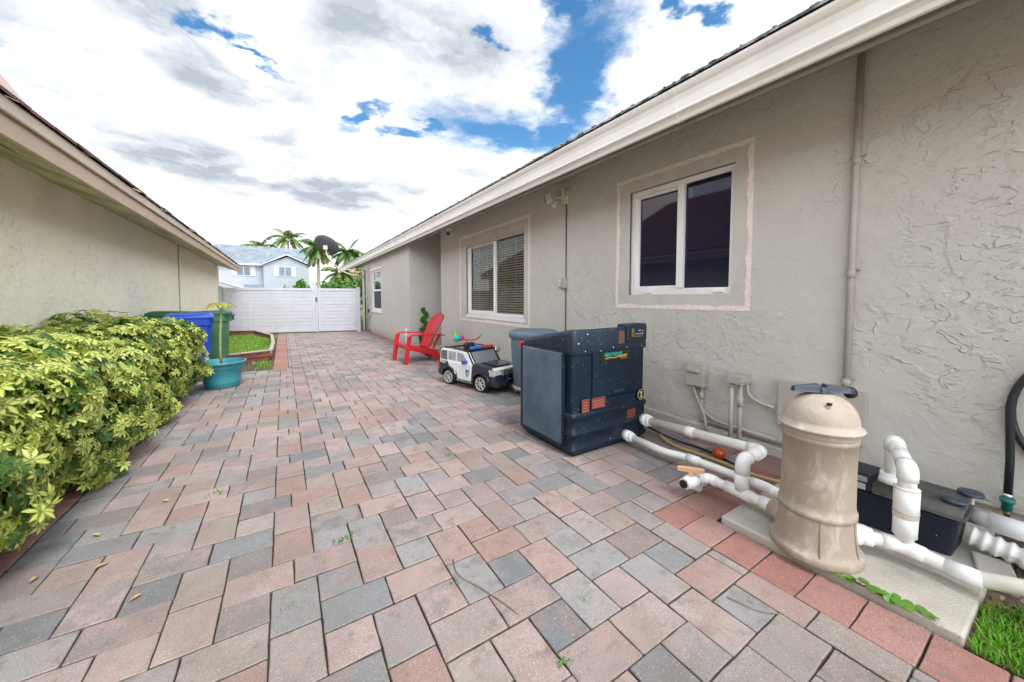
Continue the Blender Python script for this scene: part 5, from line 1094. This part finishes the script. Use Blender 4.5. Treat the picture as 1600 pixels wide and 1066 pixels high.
p2 = pipe_run('pool_pipe', 'lower white pool pipe leaving the front of the heat pump', [(2.36, 1.99, .075), (2.33, 1.60, .075), (2.37, 1.46, .082), (2.36, .95, .095), (2.20, .72, .12)], .026, M['pvc'], .05, [(0, .07, .06, 1.65), (0, .18, .035, 1.35), (2, .10, .08, 1.18)])
p3 = pipe_run('pool_pipe', 'white branch pipe with open valve running into the tan filter', [(1.99, 1.235, .095), (2.10, 1.225, .10), (2.17, 1.19, .10), (2.162, 1.0, .10), (2.115, .73, .12)], .027, M['pvc'], .03, [(2, .95, .15, 1.25), (3, .60, .10, 1.25), (3, .80, .05, 1.38)])
b = MB(); b.tube([(.0, 0, 0), (.03, -.003, .001), (.032, -.003, .001), (.09, -.008, .004), (.092, -.008, .004), (.12, -.01, .005)], [.033, .033, .039, .041, .034, .034], 20); vo = b.build('valve_body', M['pvc_new'], p3)
b = MB(); b.tube([(-.003, 0, 0), (-.012, 0, 0)], .024, 16); b.build('opening', M['dark'], vo)
b = MB(); b.tube([(.055, -.005, .03), (.055, -.005, .062)], .020, 12); b.prism([(-.075, -.010), (-.02, -.018), (.02, -.018), (.075, -.010), (.075, .010), (.02, .018), (-.02, .018), (-.075, .010)], .062, .088, 'z', Matrix.Translation((.055, -.005, 0)) @ Matrix.Rotation(R(-50), 4, 'Z')); b.build('handle', mat('orange_tan_handle', (.60, .36, .22), .5, .08), vo, bevel=.004)
b = MB(); b.box(.16, .20, .0, .05, -.10, -.02); b.build('support', M['pvc'], p3)
# orange ball lying between the pipes
t = thing('ball', 'glossy red orange ball lying between the white pipes', 'ball', (2.70, 1.41, .050)); b = MB(); b.lathe([(.046 * math.sin(a), -.046 * math.cos(a)) for a in np.linspace(0, math.pi, 17)], 28); b.build('surface', mat('red_orange_ball', (.52, .06, .012), .18, .15, 14, col2=(.38, .035, .01), coat=.5), t)
b = MB(); b.tube([(0, 0, .0455), (0, 0, .048)], .006, 8); b.build('valve', M['black'], t)
# tan hose and cord along the wall
tag(MB().tube(fillet([(2.70, 1.95, .05), (2.62, 1.75, .015), (2.66, 1.45, .012), (2.60, 1.12, .03), (2.62, .92, .05), (2.85, .78, .10)], .15, 8), .0125, 10).build('tan_hose', mat('tan_rubber', (.52, .37, .17), .5, .1, 20)), 'thin tan hose winding along the ground behind the pipes', 'hose')
tag(MB().tube(fillet([(2.62, 1.98, .10), (2.72, 1.80, .02), (2.78, 1.55, .012), (2.70, 1.30, .012)], .15, 8), .009, 8).build('dark_cord', M['black']), 'dark cord trailing from the heat pump over the red pavers', 'cord')

# ================================================================== cartridge filter
def stained(name, c1, c2, c3):
    m = mat(name, c1, .68, .1, 5, col2=c2, mix=(.45, .7), bump=.0015, bscale=60); t = m.node_tree; b = t.nodes['Principled BSDF']; src = b.inputs['Base Color'].links[0].from_socket; c = t.nodes.new('ShaderNodeTexCoord')
    mp = t.nodes.new('ShaderNodeMapping'); mp.inputs['Scale'].default_value = (1, 1, .42); t.links.new(c.outputs['Object'], mp.inputs[0]); n = t.nodes.new('ShaderNodeTexNoise'); n.inputs['Scale'].default_value = 16; n.inputs['Detail'].default_value = 8; n.inputs['Roughness'].default_value = .7; n.inputs['Distortion'].default_value = .6; t.links.new(mp.outputs[0], n.inputs['Vector'])
    r_ = t.nodes.new('ShaderNodeValToRGB'); r_.color_ramp.elements[0].position = .52; r_.color_ramp.elements[1].position = .70; r_.color_ramp.elements[0].color = (0, 0, 0, 1); r_.color_ramp.elements[1].color = (.8, .8, .8, 1); t.links.new(n.outputs['Fac'], r_.inputs[0])
    x = t.nodes.new('ShaderNodeMix'); x.data_type = 'RGBA'; t.links.new(r_.outputs[0], x.inputs[0]); t.links.new(src, x.inputs[6]); x.inputs[7].default_value = (*c3, 1); t.links.new(x.outputs[2], b.inputs['Base Color']); return m
M['filter'] = stained('tan_fibreglass', (.375, .31, .245), (.315, .255, .20), (.58, .53, .47)); M['filtlid'] = stained('tan_lid', (.46, .39, .325), (.40, .335, .275), (.62, .56, .50))
flt = thing('pool_filter', 'tall tan cartridge pool filter with domed lid and black knob on the concrete pad', 'pool filter', (2.075, .635, .034))
b = MB(); b.lathe([(.168, 0), (.172, .006), (.172, .028), (.168, .036), (.158, .042), (.150, .062), (.143, .12), (.1385, .185), (.1385, .190), (.1435, .192), (.144, .214), (.1385, .217), (.136, .25), (.134, .40), (.1345, .525), (.140, .528), (.140, .545), (.136, .550)], 64); b.build('tank', M['filter'], flt)
for k in range(6):
    a = R(60 * k + 205); Mz = Matrix.Rotation(a, 4, 'Z'); b = MB(); b.prism([(.134, .19), (.1405, .19), (.147, .12), (.162, .04), (.140, .04)], -.002, .002, 'y', Mz); b.build('rib', M['filter'], flt)
b = MB(); b.lathe([(.138, .550), (.141, .553), (.139, .562), (.142, .564), (.140, .574), (.152, .578), (.158, .586), (.155, .590), (.143, .597), (.139, .606)] + [(.139 * math.cos(t) ** .82, .606 + .128 * math.sin(t)) for t in np.linspace(0, 1.45, 14)] + [(.0, .735)], 64); b.build('lid', M['filtlid'], flt)
b = MB(); Mk = Matrix.Translation((-.085, -.055, .69)) @ Matrix.Rotation(R(-25), 4, 'Y'); b.lathe([(.012, -.01), (.013, .01), (.009, .012), (0, .013)], 12, M=Mk); vl = b.build('air_valve', M['filtlid'], flt)
b = MB(); b.box(-.099, -.085, -.068, -.052, .704, .713); b.build('valve_tip', M['black'], vl)
M['slate'] = mat('slate_plastic', (.045, .065, .09), .4, .15, 20)
b = MB(); b.tube([(0, 0, .725), (0, 0, .762)], [.036, .030], 6)
Mk = Matrix.Rotation(R(-44), 4, 'Z')
for s in (-1, 1): b.add([Mk @ Vector(v) for v in [(s * .01, -.024, .738), (s * .115, -.016, .738), (s * .115, .016, .738), (s * .01, .024, .738), (s * .01, -.020, .775), (s * .115, -.012, .760), (s * .115, .012, .760), (s * .01, .020, .775)]], [(0, 1, 2, 3), (4, 5, 6, 7), (0, 1, 5, 4), (1, 2, 6, 5), (2, 3, 7, 6), (3, 0, 4, 7)])
kb = b.build('knob', M['slate'], flt, bevel=.005)
b = MB(); Mg = Matrix.Translation((.10, -.075, .735)) @ Matrix.Rotation(R(60), 4, 'Z') @ Matrix.Rotation(R(80), 4, 'X'); b.lathe([(.0, -.012), (.024, -.012), (.026, .0), (.024, .014), (0, .014)], 24, M=Mg); b.build('pressure_gauge', M['black'], flt)
for s, p in ((1, (.02, .135, .085)), (0, (.11, -.095, .085))):
    d = Vector((p[0], p[1], 0)).normalized(); b = MB(); q = Vector(p); b.tube([q - d * .03, q + d * .025, q + d * .026, q + d * .06], [.048, .048, .042, .040], 24); b.build('port', M['filtlid'] if s else M['pvc_dirty'], flt)

# ================================================================== filter outlet plumbing, pump
p4 = pipe_run('pool_pipe', 'white pipe from the filter outlet along the pad to the right edge', [(2.19, .535, .12), (2.275, .39, .115), (2.275, .25, .10), (2.265, .18, .105), (2.25, .08, .15), (2.245, -.02, .165), (2.245, -.025, -.02)], .028, M['pvc'], .04, [(0, .25, .05, 1.4), (2, .5, .10, 1.16)])
p5 = pipe_run('pool_pipe', 'thick weathered white riser looping over into the black pump', [(2.278, .385, .12), (2.278, .385, .455), (2.50, .475, .505), (2.505, .477, .30)], .030, M['pvc_dirty'], .027, [(0, .28, .10, 1.32), (0, .57, .13, 1.38), (2, .88, .04, 1.4)])
for z in (.150, .255): b = MB(); b.tube([(0, 0, z - .003), (0, 0, z)], .0425, 24); b.build('glue_ring', mat('glue_tan', (.45, .35, .22), .5, .1), p5)
M['pumpblack'] = speckled('pump_plastic', (.014, .018, .035), (.02, .026, .045)); M['pumplid'] = mat('dusty_black', (.06, .062, .062), .6, .3, 12, col2=(.12, .12, .11), bump=.001)
pump = thing('pool_pump', 'black plastic pool pump with two lid knobs between the filter and wall', 'pump', (2.60, .44, .034))
b = MB(); q0 = [(-.085, -.155), (.13, -.165), (.13, .20), (-.10, .20)]; q1 = [(-.115, -.185), (.15, -.185), (.15, .22), (-.115, .22)]
b.add([(x, y, -.03) for x, y in q0] + [(x, y, .185) for x, y in q1], [(3, 2, 1, 0), (4, 5, 6, 7), (0, 1, 5, 4), (1, 2, 6, 5), (2, 3, 7, 6), (3, 0, 4, 7)]); b.build('housing', M['pumpblack'], pump, bevel=.02, seg=3)
b = MB(); b.box(-.128, .16, -.20, .10, .186, .200); b.prism([(-.125, .20), (.155, .20), (.145, .235), (-.09, .235)], -.19, .13, 'y'); b.build('lid', M['pumplid'], pump, bevel=.006)
b = MB(); b.box(-.13, .05, .10, .215, .186, .275); b.build('volute', M['pumpblack'], pump, bevel=.012)
b = MB(); b.box(-.133, -.129, .12, .20, .195, .225); b.build('data_label', mat('silver_label', (.45, .46, .48), .4, .15, 60), pump); b = MB(); b.box(-.133, -.129, .115, .205, .235, .262); b.build('data_label', mat('grey_label', (.30, .33, .38), .4, .2, 60), pump)
b = MB(); b.tube([(-.10, .037, .265), (-.10, .037, .295)], [.048, .040], 20); b.build('inlet_collar', M['pvc_dirty'], pump)
for (x, y) in ((-.04, -.155), (.115, -.185)):
    b = MB(); b.tube([(x, y, .15), (x, y, .235)], .013, 12); b.box(x - .02, x + .02, y - .005, y + .03, .15, .185); bo_ = b.build('clamp_bolt', M['greypaint'], pump); b = MB(); b.lathe([(.016, 0), (.040, .006), (.043, .014), (.038, .022), (0, .024)], 24, (x, y, .235)); b.build('clamp_knob', M['slate'], bo_)
p6 = pipe_run('pool_pipe', 'white suction pipe leaving the right end of the pump', [(2.70, .25, .185), (2.68, .10, .19), (2.66, -.35, .19)], .032, M['pvc_dirty'], .04, [(0, .9, .16, 1.28), (1, .45, .1, 1.3)], False)
t = thing('corrugated_hose', 'white corrugated hose under the suction pipe at the right edge', 'hose', (2.66, .24, .105)); pts, rs = [], []
for k in range(120): pts.append((-.0002 * k, -.006 * k, .0 - .03 * math.sin(k / 119 * math.pi))); rs.append(.041 + .006 * math.cos(k * math.pi / 3))
b = MB(); b.tube(pts, rs, 24); b.build('hose', M['pvc_dirty'], t)
t = thing('grey_conduit', 'grey conduit lying on the leaf litter under the corrugated hose', 'pipe', (2.78, .25, .022)); b = MB(); b.tube([(0, 0, 0), (0, -1.0, 0)], .018, 12); b.build('pipe', M['greypaint'], t)
t = thing('concrete_block', 'weathered grey concrete block lying on its side by the pad corner', 'block', (2.50, .19, .02), R(12)); b = MB(); b.box(-.05, .14, -.09, .02, -.04, .03); b.build('block', M['concrete'], t, bevel=.008)
# ================================================================== electrical boxes and conduits on the wall
GP = M['greypaint']
t = thing('disconnect_box', 'taupe painted electrical disconnect box on the wall right of the heat pump', 'electrical box', (W, 1.83, .52)); b = MB(); b.box(-.085, 0, -.085, .085, -.10, .115); bx = b.build('housing', GP, t, bevel=.006)
b = MB(); b.box(-.091, -.086, -.078, .078, -.095, .105); b.build('door', GP, bx, bevel=.002); b = MB(); b.box(-.115, -.092, -.055, .062, .025, .062); b.build('pull_handle', GP, bx, bevel=.008)
b = MB(); b.tube(fillet([(-.045, .035, -.10), (-.045, .025, -.14), (-.05, -.09, -.37), (-.05, -.10, -.50)], .05), .0125, 12); b.build('conduit', GP, t)
b = MB(); b.tube(fillet([(-.04, -.045, -.10), (-.04, -.045, -.30), (-.035, -.16, -.375), (-.035, -.62, -.385)], .06), .012, 12); b.tube([(-.04, -.045, -.16), (-.04, -.045, -.21)], .017, 12); b.tube([(-.04, -.045, -.10), (-.04, -.045, -.12)], .017, 12); b.build('conduit', GP, t)
t = thing('conduit_post', 'pair of vertical conduits under a small capped junction box', 'electrical box', (W - .10, 1.46, 0)); b = MB(); b.box(-.055, .10, -.06, .06, .535, .59); bx = b.build('junction_box', GP, t, bevel=.004); b = MB(); b.box(-.062, .10, -.067, .067, .526, .534); b.build('flange', GP, bx, bevel=.002)
for x, y in ((-.02, .033), (-.01, -.028)): b = MB(); b.tube([(x, y, -.03), (x, y, .53)], .0165, 14); b.tube([(x, y, .49 if y > 0 else .34), (x, y, .51 if y > 0 else .42)], .021, 14); b.build('conduit', GP, t)
b = MB(); b.tube(fillet([(.04, -.05, .53), (.04, -.06, .43), (.045, -.16, .385), (.05, -.24, .38)], .08), .012, 12); b.build('flexible_conduit', GP, t)
t = thing('control_panel', 'wide flat taupe electrical panel on the wall behind the tan filter', 'electrical box', (W, 1.0, .45)); b = MB(); b.box(-.055, 0, -.28, .20, -.19, .145); bx = b.build('housing', GP, t, bevel=.003); b = MB(); b.box(-.060, -.0555, -.275, .195, -.185, .14); b.build('door', GP, bx, bevel=.0015); b = MB(); b.box(-.068, -.061, .0, .02, -.03, .02); b.build('latch', M['black'], bx)
t = thing('wall_conduit', 'horizontal taupe conduit along the wall base behind the pumps', 'pipe', (W - .035, .4, .12)); b = MB(); b.tube([(0, 1.4, .0), (0, -2.5, -.005)], .013, 12); b.build('pipe', GP, t)
for y in (.75, .35): b = MB(); b.tube([(0, y, 0), (0, y - .05, 0)], .018, 12); b.build('coupling', GP, t)
t = thing('vertical_conduit', 'tall painted conduit rising to the eave right of the near window', 'pipe', (W - .024, .825, 0)); b = MB(); b.tube([(0, 0, .30), (0, 0, 2.76)], .0185, 14); b.build('pipe', M['greypaint'], t)
for z in (.62, 1.33, 2.05): b = MB(); b.tube([(0, 0, z), (0, 0, z + .05)], .0225, 14); b.box(-.004, .023, -.04, .03, z + .052, z + .066); b.build('coupling', M['greypaint'], t)
# flood light, its conduit, outlet
t = thing('security_light', 'twin head motion floodlight high on the wall between the two near windows', 'security light', (W, 3.66, 2.50)); FM = mat('aged_cream_plastic', (.78, .72, .62), .5, .1, 12)
b = MB(); b.box(-.03, 0, -.055, .055, -.08, .08); b.tube([(-.02, 0, 0), (-.055, 0, 0)], .038, 16); b.build('base_plate', FM, t, bevel=.006)
for (x, y, z, yaw_) in ((-.16, .17, .01, 150), (-.10, -.005, .045, 200)):
    Mh = Matrix.Translation((x, y, z)) @ Matrix.Rotation(R(yaw_), 4, 'Z') @ Matrix.Rotation(R(15), 4, 'Y'); b = MB(); b.box(-.03, .05, -.045, .045, -.055, .055, Mh); h_ = b.build('lamp_head', FM, t, bevel=.012, seg=3)
    b = MB(); b.box(.0505, .055, -.036, .036, -.045, .045, Mh); b.build('lens', mat('dull_lens', (.28, .25, .2), .2, .1), h_); b = MB(); b.tube([(-.05, .0, 0), (x * .7, y * .6, z)], .012, 8); b.build('knuckle', FM, h_)
Ms_ = Matrix.Translation((-.12, .08, -.07)) @ Matrix.Rotation(R(-150), 4, 'Y'); b = MB(); b.tube([Ms_ @ Vector((0, 0, -.04)), Ms_ @ Vector((0, 0, .05))], [.022, .030], 16); b.build('motion_sensor', FM, t)
t = thing('light_conduit', 'thin dark conduit dropping from the floodlight to the outlet box', 'conduit', (W - .012, 3.655, 0)); b = MB(); b.tube([(0, 0, 2.46), (0, 0, .02)], .008, 8); b.build('pipe', mat('brown_conduit', (.16, .13, .11), .5, .1), t)
t = thing('outlet_box', 'small weatherproof outlet box on the thin conduit below the floodlight', 'electrical box', (W, 3.69, 1.40)); b = MB(); b.box(-.05, 0, -.055, .005, -.07, .07); b.build('housing', GP, t, bevel=.005); b = MB(); b.box(-.075, -.002, .010, .07, -.06, .06); b.build('cover', mat('cream_cover', (.55, .53, .42), .5, .1), t, bevel=.014, seg=3)
t = thing('security_camera', 'small white bullet camera tucked under the eave above the far near-wall window', 'camera', (2.93, 7.05, 2.55)); t.scale = (1.5, 1.5, 1.5); b = MB(); b.lathe([(.045, .05), (.045, .03), (.02, .02), (0, .02)], 16); b.build('mount', M['white'], t); b = MB(); b.tube([(.02, .02, .02), (-.05, -.06, -.03)], [.030, .034], 16); b.build('body', M['white'], t); b = MB(); b.tube([(-.05, -.06, -.03), (-.053, -.063, -.032)], .027, 16); b.build('lens', M['black'], t)
# garden hose hanging at the right edge
t = thing('garden_hose', 'black garden hose coiled on the wall with teal connector hanging down', 'hose', (W - .06, -.06, .62))
b = MB(); pts = [(.0, .235, -.42), (.0, .235, -.25)] + [(-.02 + .002 * k, .02 + .225 * math.cos(a), .02 + .30 * math.sin(a)) for k, a in enumerate(np.linspace(.05, 2 * math.pi * 2.6, 90))]
b.tube(pts, .0150, 14); b.build('hose', mat('black_rubber', (.018, .020, .026), .45, .1, 10), t)
b = MB(); b.tube([(0, .235, -.41), (0, .235, -.435)], .0185, 12); b.build('ferrule', M['chrome'], t)
b = MB(); b.tube([(0, .235, -.435), (0, .235, -.455), (0, .235, -.457), (0, .235, -.50)], [.026, .026, .019, .018], 16); b.build('connector', mat('teal_connector', (.02, .24, .22), .4, .1), t); b = MB(); b.tube([(0, .235, -.50), (0.0, .232, -.53)], [.014, .010], 12); b.build('nozzle', mat('brass', (.28, .19, .09), .4, .2, metal=.6), t)
b = MB(); b.box(-.02, .06, -.08, .10, .10, .14); b.build('hanger', M['black'], t, bevel=.01)
# ================================================================== small weeds, leaves on the pavers
def weed(x, y, n, sz, seed, label, name='weed', spread=.03, m='green', z=.004, tall=.012):
    r = np.random.RandomState(seed); t = thing(name, label, 'weed', (x, y, z)); pos = np.stack([r.normal(0, spread, n), r.normal(0, spread * .6, n), r.uniform(.003, tall, n)], 1)
    tvw = np.array([(0, 0, 0), (.42, .25, .05), (.5, .7, .06), (.0, 1.05, 0), (-.5, .7, .06), (-.42, .25, .05)]); tfw = np.array([(0, 1, 2, 3), (0, 3, 4, 5)])
    V, F, Lf = scatter(tvw, tfw, np.array([(.5, .5, 0)] * 6, dtype=float), pos, rotmats(r.normal(size=(n, 3)) * .35 + np.array([0, 0, 1]), r.uniform(0, 6.3, n)), sz * .7 * r.uniform(.6, 1.2, n), r.uniform(.3, 1, n), (r.uniform(0, 1, n) < .1) * .6)
    fastmesh('leaves', V, F, M[m], t, Lf); return t
weed(.22, 1.92, 14, .022, 1, 'bright green weed growing between pavers in the middle foreground', spread=.022)
weed(-.36, 2.80, 26, .014, 2, 'flat weed tuft on the paver joint near the hedge', spread=.03)
weed(.75, .87, 22, .011, 3, 'small olive weed at the bottom of the paving, centre', spread=.015)
weed(.58, 1.37, 16, .010, 4, 'tiny weed in the joint left of the fallen twig', spread=.016)
weed(.98, 1.02, 14, .009, 5, 'tiny weed in a joint between grey and pink pavers towards the pad', spread=.016)
weed(-.02, 1.60, 14, .010, 6, 'small weed tuft in a joint left of the bright green weed', spread=.018)
weed(.02, .93, 20, .012, 7, 'leafy sprig in a joint at the lower left of the paving', spread=.020)
weed(-.75, 3.35, 22, .014, 8, 'low weed beside the hedge edge further back', spread=.03)
weed(1.05, 2.55, 18, .014, 9, 'weed in a joint in front of the heat pump', spread=.02)
weed(2.66, .98, 16, .020, 10, 'bright green sprout between the white elbow and the wall', spread=.02, tall=.05)
v = thing('creeping_weed', 'row of round leaved creeping weed along the edge of the concrete pad', 'weed', (1.955, .37, .01)); r = np.random.RandomState(12)
P_ = [(-.010, .125), (-.004, .095), (.005, .10), (.0, .07), (.035, .065), (.0, .045), (-.005, .03), (.004, .015), (.012, .0), (-.004, -.005), (.0, -.03), (.02, -.02), (.0, -.055), (.03, -.085), (.012, -.11), (.0, -.10), (.022, -.05)]
pos = np.array([(a, c * 1.05, .030 + .003 * (i % 4)) for i, (a, c) in enumerate(P_)]); n = len(pos); ang = np.linspace(0, 2 * math.pi, 11)[:-1]; tvw = np.array([(0, 0, .04)] + [(.5 * math.cos(a), .5 * math.sin(a) + .1, .0) for a in ang] + [(0, 0, .04)]); tfw = np.array([(0, 1 + i, 1 + (i + 1) % 10, 1 + (i + 2) % 10) for i in range(0, 10, 2)])
V, F, Lf = scatter(tvw, tfw, np.array([(.6, .4, 0)] * len(tvw), dtype=float), pos, rotmats(r.normal(size=(n, 3)) * .22 + np.array([0, 0, 1]), r.uniform(0, 6, n)), r.uniform(.028, .042, n), r.uniform(.4, 1, n), np.zeros(n)); fastmesh('leaves', V, F, M['green'], v, Lf)
b = MB(); b.tube([(0, .12, .022), (.004, .05, .024), (.0, 0, .022), (.008, -.06, .024), (.01, -.11, .022)], .0018, 6); b.build('vine', M['green'], v)
tag(MB().tube(fillet([(.625, 1.50, .006), (.60, 1.40, .010), (.66, 1.28, .008), (.70, 1.17, .006), (.72, 1.10, .005)], .05), .0022, 6).build('twig', M['stem']), 'thin dry curved twig lying on the pink pavers', 'twig')
tag(MB().tube(fillet([(1.47, .72, .006), (1.50, .62, .008), (1.56, .57, .006)], .05), .0018, 6).build('twig', M['stem']), 'short thin twig near the red border by the pad', 'twig')
r = np.random.RandomState(44)
for i, (x, y, lab) in enumerate([(-.72, 2.30, 'dry yellow leaf on the pavers just right of the hedge tip'), (-.83, 2.62, 'curled brown leaf lying close under the hedge'), (-.53, 1.98, 'pale fallen leaf on a grey paver at the lower left'), (-.62, 2.85, 'small brown fallen leaf on the second paver row from the border'), (-.93, 2.34, 'crumpled tan leaf on the red border under the hedge'), (-.33, 1.43, 'tiny dry leaf on pavers at the bottom left'), (-.72, 3.9, 'dry leaf fragment further back along the hedge')]):
    b = MB(); s_ = r.uniform(.016, .026); a = r.uniform(0, 6.3); Mz = Matrix.Rotation(a, 4, 'Z'); b.add([Mz @ Vector((px * s_, py * s_, pz * s_ + .003)) for px, py, pz in [(-1, 0, .05), (-.4, .45, .3), (.4, .5, .25), (1.1, 0, .05), (.4, -.45, .2), (-.4, -.4, .35), (0, 0, .05)]], [(0, 1, 6), (1, 2, 6), (2, 3, 6), (3, 4, 6), (4, 5, 6), (5, 0, 6)])
    o = b.build('fallen_leaf', mat('dry_leaf', (.42, .33, .10) if i % 2 else (.33, .20, .09), .7, .3, 30)); o.location = (x, y, .002); tag(o, lab, 'leaf', 'fallen leaves on the pavers')
